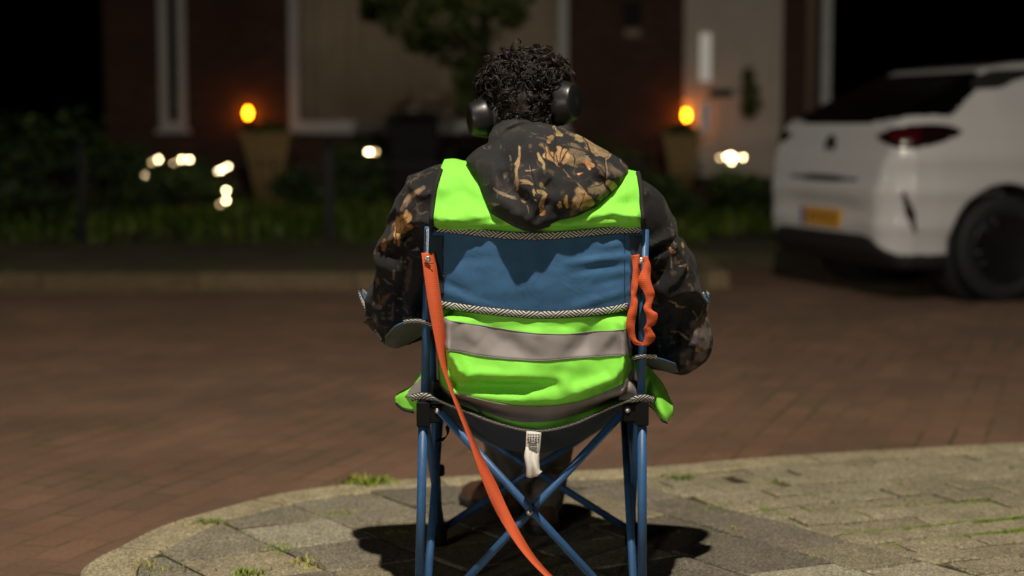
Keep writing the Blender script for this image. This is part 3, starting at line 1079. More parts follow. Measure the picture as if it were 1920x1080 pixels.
def camo_paint(V, strokes, seed, dark=(30, 26, 25), mid=(58, 49, 46), right=None, gain=1.0):
    x, y, z = V[:, 0], V[:, 1], V[:, 2]
    n1 = vnoise(x * 17 + seed, y * 17, z * 17)
    n2 = vnoise(x * 46 + seed, y * 46, z * 40)
    n3 = vnoise(x * 130 + seed, y * 130, z * 100)
    L = lambda c: np.array(srgb(*c)[:3], np.float32)
    w = np.clip(0.42 + 0.55 * n1 + 0.25 * n2, 0, 1)[:, None]
    col = L(dark) * (1 - w) + L(mid) * w
    if right is not None:
        # brown leaf litter printed on one side of the cloth
        m = right(x, z)
        litter = np.clip((n2 + 0.5 * n1 + m - 0.75) * 3, 0, 1)[:, None]
        col = col * (1 - litter * .85) + L((112, 96, 76)) * litter * .85
    # fine printed twigs
    tw = vnoise(x * 21 + seed * 2, y * 9, z * 21 + 4)
    tw2 = vnoise(x * 30 + z * 9 + seed, y * 9, z * 17 - x * 12)
    zone = np.clip(n1 * 1.5 + .45, 0, 1)
    a = (np.clip(1.4 - np.abs(tw) / .022, 0, 1) * zone)[:, None] * .8
    col = col * (1 - a) + L((14, 12, 12)) * a
    a = (np.clip(1.3 - np.abs(tw2) / .016, 0, 1) * np.clip(n2 * 2 + .1, 0, 1))[:, None] * .6
    col = col * (1 - a) + L((124, 108, 86)) * a
    spk = np.clip((n3 * .7 + n2 * .5 - .42) * 5, 0, 1)[:, None] * np.clip(.35 - n1, 0, 1)[:, None]
    col = col * (1 - spk * .6) + L((112, 96, 74)) * spk * .6
    # soft grey twigs, bark smears
    bark = np.clip((vnoise(x * 70 + seed, y * 20, z * 14) - 0.52) * 4, 0, 1)[:, None] * np.clip(n1 + .3, 0, 1)[:, None]
    col = col * (1 - bark * .5) + L((92, 80, 70)) * bark * .5
    jx = x + 0.0022 * n2 + 0.0012 * n3
    jz = z + 0.0022 * vnoise(x * 46 + seed + 9, y * 46, z * 40) + 0.0012 * n3
    back = y < 4.0
    for pts, wd, c, soft in strokes:
        d, al = seg_dist(jx.astype(np.float32), jz.astype(np.float32), pts)
        ww = wd * (0.55 + 0.45 * np.sin(np.pi * np.clip(al, .1, .9)) if len(pts) > 1 else 1)
        ww = ww * (1 + 0.35 * n3)
        ww = ww * (1.6 if sum(c) > 200 and wd > .003 else 1.3)
        a = np.clip((ww / 2 - d) / soft + 0.5, 0, 1)[:, None] * back[:, None]
        cc = L(c) * (1 + 0.35 * n3[:, None] + 0.25 * n2[:, None])
        col = col * (1 - a) + cc * a
    return np.clip(col * gain, 0.003, 1)


def px_strokes(lst, conv, Y, s):
    out = []
    for pts, w, c in lst:
        out.append(([XZ(*conv(a, b), Y) for a, b in pts], w / s, c, max(0.0012, w / s * .25)))
    return out


TAN, ORG, OLV, GRY, DRK, LGT = (182, 150, 106), (170, 134, 94), (136, 120, 84), (130, 112, 86), (20, 16, 14), (150, 128, 100)
HOOD_ST = [
    ([(1020, 220), (1060, 240)], 46, OLV), ([(1110, 260), (1170, 300), (1250, 350)], 74, (138, 116, 84)), ([(930, 380), (1010, 400), (1090, 400)], 74, GRY),
    ([(960, 330), (1060, 360)], 50, (104, 88, 70)), ([(1200, 470), (1260, 520)], 50, (96, 82, 66)),
    ([(790, 210), (770, 240)], 34, (130, 104, 72)), ([(700, 280), (720, 290)], 26, (110, 90, 62)),
    ([(850, 430), (750, 360), (745, 310)], 34, ORG), ([(850, 430), (790, 360)], 44, ORG), ([(850, 430), (850, 310)], 42, ORG), ([(850, 430), (910, 330)], 46, ORG), ([(870, 430), (930, 370)], 34, ORG),
    ([(818, 130), (835, 180), (880, 195)], 20, (150, 130, 84)), ([(830, 160), (870, 190)], 22, OLV),
    ([(1060, 430), (1140, 455)], 26, (170, 118, 80)), ([(1080, 450), (1110, 480)], 20, (176, 128, 84)), ([(1010, 520), (1040, 518)], 9, (190, 140, 90)),
    ([(1000, 670), (1010, 740), (1040, 800)], 62, TAN), ([(1050, 700), (1110, 770)], 66, (168, 132, 84)), ([(1130, 660), (1210, 640)], 70, GRY), ([(1180, 690), (1240, 690)], 70, (112, 98, 72)),
    ([(1270, 600), (1330, 650)], 46, TAN), ([(980, 830), (960, 870)], 40, (100, 84, 62)), ([(1060, 820), (1110, 830)], 34, (98, 84, 62)),
    ([(516, 290), (508, 380), (492, 470), (488, 560), (497, 650)], 15, (160, 134, 92)), ([(505, 400), (488, 500)], 20, (150, 124, 86)), ([(490, 560), (490, 620)], 24, (146, 118, 82)),
    ([(515, 585), (575, 585), (620, 605)], 16, (152, 128, 92)), ([(530, 610), (600, 600)], 12, (140, 116, 82)),
    ([(672, 350), (695, 390), (715, 440), (722, 490)], 20, (158, 136, 96)), ([(430, 370), (440, 420)], 12, (110, 100, 92)), ([(400, 540), (390, 560)], 14, (90, 82, 76)),
    ([(640, 670), (700, 680), (730, 695)], 26, OLV), ([(690, 600), (720, 640)], 22, (112, 98, 62)), ([(635, 650), (640, 700)], 12, (150, 128, 84)),
    ([(715, 720), (700, 780), (690, 860)], 24, ORG), ([(735, 700), (722, 740)], 12, (180, 130, 90)), ([(705, 820), (715, 860)], 28, (150, 100, 52)),
    ([(850, 760), (845, 795)], 22, (180, 138, 84)), ([(905, 710), (900, 760), (915, 790)], 20, (160, 120, 66)), ([(830, 780), (860, 790)], 14, TAN),
    ([(295, 645), (340, 675), (400, 690), (480, 735)], 15, (112, 98, 84)), ([(380, 700), (470, 715)], 14, (128, 112, 92)), ([(275, 775), (330, 778)], 14, (120, 102, 84)), ([(545, 740), (550, 760)], 24, (130, 110, 84)),
    ([(570, 790), (585, 850)], 10, (108, 100, 64)), ([(640, 735), (655, 745)], 12, (120, 104, 84)), ([(570, 495), (650, 480)], 7, LGT), ([(605, 440), (615, 500)], 7, LGT),
    # leaf veins
    ([(850, 440), (765, 350), (752, 300)], 7, DRK), ([(850, 440), (815, 350)], 7, DRK), ([(850, 440), (868, 350), (880, 300)], 8, DRK), ([(850, 440), (915, 340), (930, 320)], 9, DRK), ([(860, 430), (910, 370)], 7, DRK), ([(845, 440), (870, 440)], 30, (34, 24, 20)),
    # dark branches
    ([(590, 290), (600, 400), (630, 540), (650, 640), (665, 700)], 9, DRK), ([(625, 500), (635, 560)], 14, DRK),
    ([(732, 260), (735, 320), (745, 390)], 9, DRK), ([(818, 130), (825, 220), (810, 300), (800, 420)], 9, DRK), ([(770, 300), (810, 330)], 26, (30, 24, 22)),
    ([(905, 230), (945, 180), (960, 170)], 7, DRK), ([(945, 200), (950, 290), (1010, 310), (1100, 350), (1170, 430)], 9, DRK), ([(1070, 220), (1110, 290), (1140, 390)], 12, DRK),
    ([(1150, 430), (1220, 490), (1260, 560)], 10, DRK), ([(1250, 400), (1250, 480), (1245, 560), (1240, 620), (1290, 700)], 10, DRK), ([(980, 350), (995, 400), (985, 450)], 7, DRK), ([(900, 300), (940, 330)], 8, DRK),
    ([(1060, 680), (1040, 770), (1020, 830)], 8, DRK), ([(1030, 690), (1060, 700)], 8, DRK), ([(1110, 640), (1200, 620), (1230, 600)], 7, DRK), ([(1090, 690), (1150, 730), (1180, 700)], 22, (40, 32, 27)),
    ([(880, 480), (940, 560), (1000, 610), (1060, 660)], 8, (132, 112, 88)), ([(1260, 410), (1290, 380), (1330, 350)], 8, LGT), ([(1255, 400), (1262, 470), (1255, 560)], 6, LGT),
    ([(1390, 400), (1400, 440)], 9, (130, 112, 100)), ([(1080, 360), (1150, 380)], 10, DRK), ([(1110, 380), (1160, 420)], 16, (30, 24, 20)),
    ([(730, 600), (760, 640)], 34, (24, 19, 18)), ([(880, 560), (960, 580)], 30, (46, 38, 36)),
    ([(640, 880), (690, 850), (740, 780)], 10, DRK), ([(690, 790), (720, 830)], 7, DRK), ([(1000, 450), (1050, 470)], 10, (70, 52, 44)), ([(940, 580), (1000, 600), (1130, 540)], 8, (60, 50, 42)),
]


def hood():
    h = 0.003
    outline = [(40, 410), (70, 370), (150, 300), (240, 255), (238, 200), (280, 120), (370, 55), (470, 20), (560, 25), (640, 45), (720, 75), (830, 110), (950, 150), (1060, 200), (1180, 270), (1290, 330), (1400, 400), (1470, 465), (1465, 530), (1430, 590), (1380, 650), (1290, 720), (1200, 790), (1090, 850), (990, 890), (880, 915), (760, 975), (640, 1010), (545, 1005), (450, 965), (330, 900), (250, 850), (205, 740), (150, 620), (90, 520), (50, 450)]
    pts = [XZ(*CR2(a, b), 3.53) for a, b in outline]
    lo, hi = (-.13, 3.40, .81), (.28, 3.80, 1.09)
    f = Field(lo, hi, h)
    X, Y, Z = f.all()
    x2, z2 = X[:, 0, :], Z[:, 0, :]
    x2, z2 = np.broadcast_arrays(x2, z2)
    nz = 0.0025 * vnoise(x2 * 40, z2 * 0 + 1.5, z2 * 40)
    d2 = poly_sd(x2 + nz, z2, pts) + 0.004
    inn = np.clip(-d2 / 0.075, 0, 1)
    half = 0.056 * np.sqrt(1 - (1 - inn) ** 2)
    t = (z2 - 0.835) / (1.065 - 0.835)
    yc = 3.505 + 0.145 * np.clip(t, 0, 1.1) ** 1.25 + 0.16 * (x2 - 0.05) ** 2 / 0.2 ** 2 * .35
    disp = np.zeros_like(x2)
    # folds of the cloth: + raised towards the camera, - sunk
    FO = [([(330, 250), (420, 160), (520, 115), (640, 95), (740, 110)], -.016, .0055), ([(300, 230), (380, 120), (500, 70), (640, 75)], .010, .010),
          ([(380, 420), (400, 560), (440, 660), (560, 740)], -.020, .012), ([(300, 400), (300, 560), (360, 680)], .010, .020), ([(480, 470), (520, 600), (600, 690)], .010, .016),
          ([(560, 740), (600, 800), (600, 900)], -.008, .010), ([(720, 600), (770, 640)], -.014, .012), ([(840, 450), (960, 480), (1080, 450)], -.012, .012),
          ([(860, 430), (950, 560), (1060, 660)], .006, .009), ([(1080, 540), (1180, 600), (1260, 560)], -.012, .016), ([(1200, 470), (1300, 530), (1420, 570)], .012, .012),
          ([(1250, 430), (1350, 470), (1440, 520)], -.012, .009), ([(1150, 420), (1300, 400), (1400, 430)], .008, .012), ([(640, 320), (700, 500), (740, 700)], .008, .03),
          ([(740, 780), (820, 850), (900, 880)], -.010, .014), ([(980, 700), (1100, 700), (1240, 640)], .010, .025), ([(250, 260), (160, 330), (90, 420)], .006, .012),
          ([(640, 980), (660, 880), (740, 770)], -.012, .007), ([(450, 800), (540, 900)], .008, .018)]
    for p, am, sg in FO:
        dd, al = seg_dist(x2, z2, [XZ(*CR2(a, b), 3.53) for a, b in p])
        disp += 1.45 * am * np.exp(-dd ** 2 / (2 * sg * sg)) * np.sin(np.pi * np.clip(al, .12, .88)) ** .6
    disp += 0.0035 * vnoise(x2 * 22, z2 * 0 + 4.2, z2 * 26) + 0.0015 * vnoise(x2 * 60, z2 * 0 + 7.2, z2 * 60)
    edge = np.clip(-d2 / 0.02, 0, 1)
    surf = yc - half - disp * edge
    backs = yc + half * 0.8 + 0.01
    D = np.maximum(surf[:, None, :] - Y, Y - backs[:, None, :])
    ds = np.maximum(d2, 0)[:, None, :]
    F = np.where(ds > 0, np.sqrt(ds ** 2 + np.maximum(np.abs(Y - yc[:, None, :]) - .004, 0) ** 2) , D)
    f.F = F.astype(np.float32)
    # soften the crease where the outline closes
    for _ in range(2):
        A = f.F
        A[1:-1, 1:-1, 1:-1] = (A[1:-1, 1:-1, 1:-1] * 2 + A[:-2, 1:-1, 1:-1] + A[2:, 1:-1, 1:-1] + A[1:-1, :-2, 1:-1] + A[1:-1, 2:, 1:-1] + A[1:-1, 1:-1, :-2] + A[1:-1, 1:-1, 2:]) / 8
    me = f.mesh('hood')
    o = link('hood', me, M['camo'], person)
    sub = o.modifiers.new('s', 'SUBSURF')
    sub.levels = sub.render_levels = 1
    dg = bpy.context.evaluated_depsgraph_get()
    m2 = bpy.data.meshes.new_from_object(o.evaluated_get(dg))
    o.modifiers.clear()
    o.data = m2
    m2.name = 'hood'
    Vw = verts(m2) + np.array(person.location, np.float32)
    st = px_strokes(HOOD_ST, CR2, 3.50, 914 * 4.5)
    rt = lambda x, z: np.clip((x - 0.045) * 10, -0.4, .55) + np.clip((z - .86) * 2, -.2, .15)
    set_col(m2, camo_paint(Vw, st, 3.1, (23, 23, 26), (47, 44, 45), rt, 1.12))
    return o


def torso_field(h, lo, hi):
    f = Field(lo, hi, h)
    f.ell((.05, 3.70, .50), (.200, .160, .150), .03)
    f.ell((.05, 3.69, .60), (.190, .165, .17), .05)
    f.ell((.05, 3.668, .765), (.222, .155, .20), .05)
    f.cap((-.125, 3.640, .872), (.228, 3.640, .848), .080, k=.05)
    f.cap((.047, 3.67, .93), (.042, 3.70, 1.01), .085, .075, k=.05)
    X, Y, Z = f.all()
    # the back rests against the panel and swells out above and below it
    z0, z1 = .628, .832
    out = np.maximum(np.maximum(z0 - Z, Z - z1), 0)
    bul = np.where(Z > z1, 0.055 * (1 - np.exp(-out / .012)) + out * .9, .020 * (1 - np.exp(-out / .03)) + out * .1)
    cut = (panel_y(X) + .012 - bul) - Y
    A = f.F
    k = .01
    hh = np.clip(0.5 - 0.5 * (A - cut) / k, 0, 1)
    f.F = (A + (cut - A) * hh + k * hh * (1 - hh)).astype(np.float32)
    return f


def hoodie_and_vest():
    lo, hi = (-.37, 3.44, .36), (.48, 4.16, 1.03)
    h = .0055
    f = torso_field(h, lo, hi)
    for S, E, W, ra, rb in ((SHL, ELL, WRL, .092, .074), (SHR, ELR, WRR, .094, .076)):
        S, E, W = map(Vector, (S, E, W))
        mid = S.lerp(E, .45) + Vector((-.012 if E.x < 0 else .012, -.004, 0))
        f.cap(S, mid, ra, rb * 1.09, .045)
        f.cap(mid, E, rb * 1.09, rb * .94, .03)
        f.cap(E, W, rb * .96, .044, .03)
    X, Y, Z = f.all()
    # sleeve folds, tighter near elbows
    arm = np.clip((np.abs(X - .052) - .19) / .05, 0, 1)
    fold = 1 - np.abs(vnoise(X * 9 + Z * 7, Y * 9, Z * 19 - X * 9 + 5))
    fold2 = 1 - np.abs(vnoise(X * 20 + 3, Y * 20, Z * 30 + X * 12))
    f.F -= (arm * (0.016 * (fold ** 3 - .35) + 0.005 * (fold2 ** 2 - .3))).astype(np.float32)
    # the crease rolls of the cloth above the left elbow, below the right shoulder
    for pts, am, sg in [([(790, 420), (832, 412)], .022, .013), ([(812, 415), (790, 420), (760, 460), (740, 470)], -.020, .007), ([(808, 430), (780, 470), (765, 478)], .012, .009),
                        ([(1200, 470), (1240, 455), (1275, 440)], -.016, .006), ([(1195, 490), (1240, 475)], .010, .008),
                        ([(775, 480), (760, 540), (750, 600)], -.014, .009), ([(800, 500), (775, 555), (770, 600)], .016, .010), ([(730, 490), (722, 560), (705, 610)], .008, .010),
                        ([(1290, 560), (1275, 620), (1285, 680)], -.012, .008), ([(1305, 600), (1300, 650)], .010, .010), ([(1230, 620), (1260, 590)], -.010, .007), ([(1225, 560), (1255, 500)], .006, .012)]:
        pp = [XZ(a, b, 3.70) for a, b in pts]
        dd, al = seg_dist(X[:, 0, :] + Z[:, 0, :] * 0, Z[:, 0, :] + X[:, 0, :] * 0, pp)
        dd, al = dd[:, None, :], al[:, None, :]
        f.F -= (am * np.exp(-dd ** 2 / (2 * sg * sg)) * np.sin(np.pi * np.clip(al, .12, .88)) ** .6 * np.clip((3.86 - Y) / .08, 0, 1)).astype(np.float32)
    me = f.mesh('hoodie')
    o = link('hoodie', me, M['camo'], person)
    sub = o.modifiers.new('s', 'SUBSURF')
    sub.levels = sub.render_levels = 1
    dg = bpy.context.evaluated_depsgraph_get()
    m2 = bpy.data.meshes.new_from_object(o.evaluated_get(dg))
    o.modifiers.clear()
    o.data = m2
    m2.name = 'hoodie'
    C4 = lambda x, y: (680 + x / 3.0, 300 + y / 3.0)
    C5 = lambda x, y: (1160 + x / 2.77, 330 + y / 2.77)
    LS = [([(360, 140), (300, 180), (240, 262)], 22, (112, 92, 76)), ([(340, 150), (260, 215)], 14, (140, 116, 92)), ([(268, 268), (262, 280)], 16, (150, 116, 72)),
          ([(272, 300), (240, 330), (215, 390)], 44, (186, 142, 88)), ([(215, 350), (200, 360)], 30, (206, 160, 100)), ([(250, 380), (280, 350)], 22, (120, 84, 52)), ([(282, 350), (298, 350)], 16, (176, 124, 64)),
          ([(210, 420), (212, 460)], 24, (150, 108, 62)), ([(235, 420), (270, 400)], 12, (70, 52, 40)), ([(140, 440), (130, 490)], 20, (120, 80, 46)), ([(190, 360), (160, 450)], 12, (84, 66, 54)),
          ([(196, 600), (190, 650)], 9, (110, 94, 78)), ([(130, 650), (175, 690)], 6, (96, 84, 70)), ([(75, 800), (110, 810), (160, 740)], 22, (74, 56, 42)), ([(180, 790), (170, 900)], 10, (74, 64, 56)),
          ([(290, 540), (270, 640), (255, 720)], 22, (66, 56, 50)), ([(205, 765), (230, 770)], 8, (120, 106, 90)), ([(205, 380), (205, 470), (240, 510)], 6, DRK), ([(225, 330), (270, 300)], 5, (90, 60, 36))]
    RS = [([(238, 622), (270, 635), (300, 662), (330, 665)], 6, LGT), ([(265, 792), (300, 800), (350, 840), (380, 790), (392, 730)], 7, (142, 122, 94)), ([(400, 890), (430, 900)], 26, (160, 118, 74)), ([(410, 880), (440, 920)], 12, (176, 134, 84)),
          ([(375, 690), (400, 740), (430, 700)], 6, (140, 116, 80)), ([(390, 750), (460, 800)], 5, (46, 40, 38)), ([(380, 760), (380, 840)], 40, (86, 76, 74)), ([(420, 780), (430, 860)], 66, (92, 80, 76)), ([(350, 900), (330, 950)], 46, (72, 62, 58)), ([(400, 950), (420, 920)], 40, (96, 84, 78)), ([(440, 740), (450, 840), (430, 930)], 50, (110, 97, 92)), ([(350, 960), (390, 990)], 40, (84, 74, 70)),  # the pale grey elbow patch paints in light falling on the sleeve
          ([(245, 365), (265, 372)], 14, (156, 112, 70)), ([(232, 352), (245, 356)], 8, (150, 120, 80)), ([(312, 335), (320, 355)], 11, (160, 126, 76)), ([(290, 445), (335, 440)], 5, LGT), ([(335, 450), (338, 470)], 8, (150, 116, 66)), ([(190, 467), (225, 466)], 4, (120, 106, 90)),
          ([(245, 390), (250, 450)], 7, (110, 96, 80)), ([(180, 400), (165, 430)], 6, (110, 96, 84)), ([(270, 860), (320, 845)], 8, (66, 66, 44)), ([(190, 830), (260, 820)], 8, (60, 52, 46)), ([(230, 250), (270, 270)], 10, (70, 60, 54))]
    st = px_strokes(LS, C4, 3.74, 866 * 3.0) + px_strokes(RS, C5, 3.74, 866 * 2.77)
    Vw = verts(m2) + np.array(person.location, np.float32)
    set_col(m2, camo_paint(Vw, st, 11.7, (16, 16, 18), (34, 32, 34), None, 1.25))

    # ---------------- vest
    hv = .0042
    lo, hi = (-.27, 3.43, .36), (.36, 3.90, .985)
    t = torso_field(hv, lo, hi)
    X, Y, Z = t.all()
    ft = t.F.copy()
    for S, E, ra, rb in ((SHL, ELL, .092, .074), (SHR, ELR, .094, .076)):
        S, E = map(Vector, (S, E))
        mid = S.lerp(E, .45) + Vector((-.012 if E.x < 0 else .012, -.004, 0))
        t.cap(S, mid, ra, rb * 1.09, .045)
        t.cap(mid, E, rb * 1.09, rb * .94, .03)
    bl = np.clip((Z - .80) / .06, 0, 1)
    F = ft * (1 - bl) + t.F * bl - .009
    x2, z2 = np.broadcast_arrays(X[:, 0, :], Z[:, 0, :])
    disp = np.zeros_like(x2)
    # broad swell of the loose cloth in the open gap between panel and seat
    ng = F < 0
    jj = np.clip(ng.argmax(axis=1), 1, None)
    i_, k_ = np.indices(jj.shape)
    f1, f2_ = F[i_, jj - 1, k_], F[i_, jj, k_]
    y0 = np.where(ng.any(axis=1), Y[0, 0, 0] + hv * (jj - 1 + f1 / np.where(np.abs(f1 - f2_) < 1e-9, 1, f1 - f2_)), 3.56)
    zs = .412 + .052 * np.clip(np.abs(x2 - .048) / .2, 0, 1.2) ** 1.4
    wz = np.clip((z2 - zs - .002) / .035, 0, 1) * np.clip((.655 - z2) / .02, 0, 1)
    wx = np.clip((.215 - np.abs(x2 - .05)) / .035, 0, 1)
    tgt = panel_y(x2) + .001 - .012 * np.exp(-((z2 - .53) / .06) ** 2)
    disp += np.clip(y0 - tgt, 0, .07) * (wz * wz * (3 - 2 * wz)) * wx
    gap = np.exp(-((z2 - .530) / .055) ** 2) * np.clip(1 - ((x2 - .05) / .24) ** 2, 0, 1)
    disp += .006 * gap
    FO = [([(838, 650), (862, 690), (872, 706)], .012, .008), ([(846, 704), (900, 702), (990, 708), (1060, 716)], .010, .010), ([(850, 722), (910, 726), (985, 724), (1040, 722)], -.014, .009),
          ([(856, 738), (940, 750), (1040, 752), (1120, 735)], .010, .010), ([(1183, 668), (1150, 714), (1080, 732), (1000, 735)], .012, .011), ([(1180, 690), (1160, 724), (1120, 738)], -.014, .008),
          ([(1130, 600), (1090, 650), (1050, 690)], -.006, .012), ([(1160, 610), (1120, 660)], .006, .010), ([(900, 610), (960, 640), (1010, 690)], -.006, .014), ([(860, 605), (900, 650)], .006, .012),
          ([(900, 670), (1000, 690), (1090, 680)], .006, .014), ([(1000, 640), (1010, 600)], .004, .012), ([(860, 760), (930, 785), (1000, 790)], -.006, .010), ([(845, 680), (850, 720)], -.010, .006),
          ([(940, 800), (1000, 806), (1060, 796)], .006, .010),
          ([(802, 406), (845, 412)], .026, .013), ([(1182, 408), (1204, 408)], .014, .012),
          ([(800, 412), (850, 414), (900, 418)], .022, .011), ([(890, 414), (955, 420), (1060, 420), (1130, 416)], .012, .010), ([(1110, 414), (1198, 410)], .018, .010),
          ([(830, 405), (880, 398), (930, 415)], .010, .008), ([(880, 418), (930, 412), (960, 422)], -.008, .006), ([(1085, 415), (1110, 402), (1150, 398), (1195, 402)], .010, .007), ([(1110, 416), (1150, 410), (1190, 416)], -.010, .006),
          ([(820, 380), (860, 384), (900, 392)], .005, .010), ([(845, 330), (870, 370), (905, 395)], -.004, .012), ([(1185, 360), (1150, 375)], .005, .012), ([(815, 360), (840, 350)], .003, .012)]
    for p, am, sg in FO:
        dd, al = seg_dist(x2, z2, [XZ(a, b, 3.505) for a, b in p])
        disp += 1.35 * am * np.exp(-dd ** 2 / (2 * sg * sg)) * np.sin(np.pi * np.clip(al, .1, .9)) ** .6
    disp += .003 * vnoise(x2 * 24, z2 * 0 + 2.2, z2 * 24) + .0013 * vnoise(x2 * 52 + z2 * 20, z2 * 0 + 6.2, z2 * 64)
    F = F - disp[:, None, :] * np.clip((3.72 - Y) / .1, 0, 1)
    # armholes
    zl = [.30, .60, .72, .800, .845, .875, .905, .950, 1.0]
    xl = [-.24, -.235, -.20, -.172, -.168, -.167, -.163, -.151, -.135]
    xr = [.335, .33, .30, .280, .273, .272, .272, .268, .255]
    xlz = np.interp(Z, zl, xl)
    xrz = np.interp(Z, zl, xr)
    clip = np.maximum(xlz - X, X - xrz)
    hem = np.interp(x2, [-.25, -.15, .05, .22, .35], [.455, .43, .385, .43, .455])[:, None, :]
    clip = np.maximum(clip, hem - Z)
    Fv = np.maximum(F, clip).astype(np.float32)
    t.F = Fv
    me = t.mesh('vest')
    vest = link('vest', me, M['vest'], person)

    ax = t.ax
    def surf_y(x, z, FF=Fv, off=0.0):
        i = int(round((x - lo[0]) / hv)); k = int(round((z - lo[2]) / hv))
        i = min(max(i, 0), FF.shape[0] - 1); k = min(max(k, 0), FF.shape[2] - 1)
        col = FF[i, :, k]
        w = np.where(col < 0)[0]
        if not len(w): return None
        j = w[0]
        if j == 0: return float(ax[1][0])
        return float(ax[1][j - 1] + hv * col[j - 1] / (col[j - 1] - col[j])) + off
    # reflective bands lie on the cloth, a little proud of it
    neg = Fv < 0
    has = neg.any(axis=1)
    j0 = np.clip(neg.argmax(axis=1), 1, None)
    ii, kk = np.indices(j0.shape)
    fa, fb = Fv[ii, j0 - 1, kk], Fv[ii, j0, kk]
    ymap = np.where(has, ax[1][0] + hv * (j0 - 1 + fa / np.where(np.abs(fa - fb) < 1e-9, 1, fa - fb)), np.nan)
    def ysurf(x, z):
        u, v = (x - lo[0]) / hv, (z - lo[2]) / hv
        i, k = int(u), int(v)
        vals = [(ymap[i + a, k + b], ((u - i) if a else 1 - u + i) * ((v - k) if b else 1 - v + k)) for a in (0, 1) for b in (0, 1)]
        vals = [(y, q) for y, q in vals if not math.isnan(y)]
        q = sum(q for _, q in vals)
        return sum(y * q_ for y, q_ in vals) / q if q > 1e-6 else None
    def band(top, bot):
        n, m = 150, 14
        T = curve([Vector((XZ(a, b, 3.505)[0], 0, XZ(a, b, 3.505)[1])) for a, b in top], n)
        B = curve([Vector((XZ(a, b, 3.505)[0], 0, XZ(a, b, 3.505)[1])) for a, b in bot], n)
        cols = []
        for i in range(n):
            col = []
            for j in range(m):
                q = T[i].lerp(B[i], j / (m - 1))
                y = ysurf(q.x, q.z)
                if y is None: break
                col.append(Vector((q.x, min(y, 3.74) - .0022, q.z)))
            if len(col) == m: cols.append(col)
        rows = [[c[j] for c in cols] for j in range(m)]
        o = sheet(rows, .0018).build('reflective_band', M['reflective'], vest, True)
        seam = MB()
        for r_ in (rows[0], rows[-1]):
            seam.tube([p + Vector((0, -.0012, 0)) for p in r_[::2]], .0011, 5)
        seam.build('band_seam', M['reflective'], o, True)
    band([(800, 588), (835, 601), (920, 616), (1000, 626), (1080, 628), (1175, 618), (1220, 608)], [(800, 640), (836, 654), (900, 668), (1000, 676), (1090, 672), (1183, 664), (1220, 650)])
    band([(750, 695), (800, 728), (850, 738), (930, 757), (1000, 764), (1080, 757), (1140, 736), (1180, 715), (1230, 680)], [(750, 735), (800, 752), (880, 775), (950, 794), (1000, 797), (1060, 789), (1130, 765), (1180, 755), (1230, 720)])
    # thin seams of the bands
    # black edge piping at the armholes
    for xs, dx in ((xl, .0), (xr, .0)):
        pts = []
        for z in np.linspace(.80, .948, 22):
            x = float(np.interp(z, zl, xs))
            ins = .006 if xs is xl else -.006
            y = surf_y(x + ins, z)
            if y is None: continue
            pts.append(Vector((x + ins * .3, y - .001, z)))
        pts = [pts[0]] + [(pts[i - 1] + pts[i] * 2 + pts[i + 1]) / 4 for i in range(1, len(pts) - 1)] + [pts[-1]]
        MB().tube(curve(pts, 60), .0052, 8).build('edge_piping', M['piping'], vest, True)
    # loose flaps of the vest over both seat corners
    def flap(ctrl, nm='vest_flap', m='vest'):
        return sheet(patch([[P(*c) for c in r] for r in ctrl], 24, 16), .003).build(nm, M[m], vest, True)
    fl = flap([[(806, 690, 3.63), (800, 676, 3.60), (800, 668, 3.585)], [(775, 722, 3.64), (778, 722, 3.60), (800, 728, 3.59)], [(744, 740, 3.63), (760, 742, 3.60), (790, 748, 3.59)], [(742, 754, 3.62), (757, 766, 3.60), (790, 772, 3.59)]])
    flap([[(796, 704, 3.60), (800, 700, 3.585), (812, 716, 3.575)], [(776, 722, 3.602), (786, 722, 3.585), (812, 730, 3.575)], [(760, 744, 3.598), (775, 746, 3.585), (812, 750, 3.575)]], 'reflective_band', 'reflective')
    ribbon([P(743, 757, 3.61), P(757, 768, 3.595), P(775, 773, 3.59)], [Vector((.002, .0, -.005))] * 3, 'edge_piping', M['piping'], vest, .004, 14)
    flap([[(1190, 680, 3.60), (1200, 672, 3.64), (1215, 690, 3.68)], [(1196, 706, 3.60), (1222, 700, 3.63), (1240, 716, 3.68)], [(1206, 742, 3.60), (1234, 736, 3.60), (1258, 752, 3.67)], [(1226, 764, 3.595), (1246, 774, 3.585), (1262, 766, 3.64)], [(1240, 784, 3.595), (1250, 790, 3.59), (1260, 780, 3.63)]])
    ribbon([P(1208, 752, 3.590), P(1226, 768, 3.588), P(1238, 786, 3.588), P(1250, 792, 3.585)], [Vector((.004, .0, -.006))] * 4, 'edge_piping', M['piping'], vest, .004, 20)
    flap([[(1160, 750, 3.57), (1164, 735, 3.56), (1170, 720, 3.57)], [(1180, 750, 3.555), (1180, 728, 3.545), (1180, 712, 3.56)], [(1196, 750, 3.565), (1192, 732, 3.56), (1188, 718, 3.57)]], 'reflective_band', 'reflective')


hoodie_and_vest()
hood()


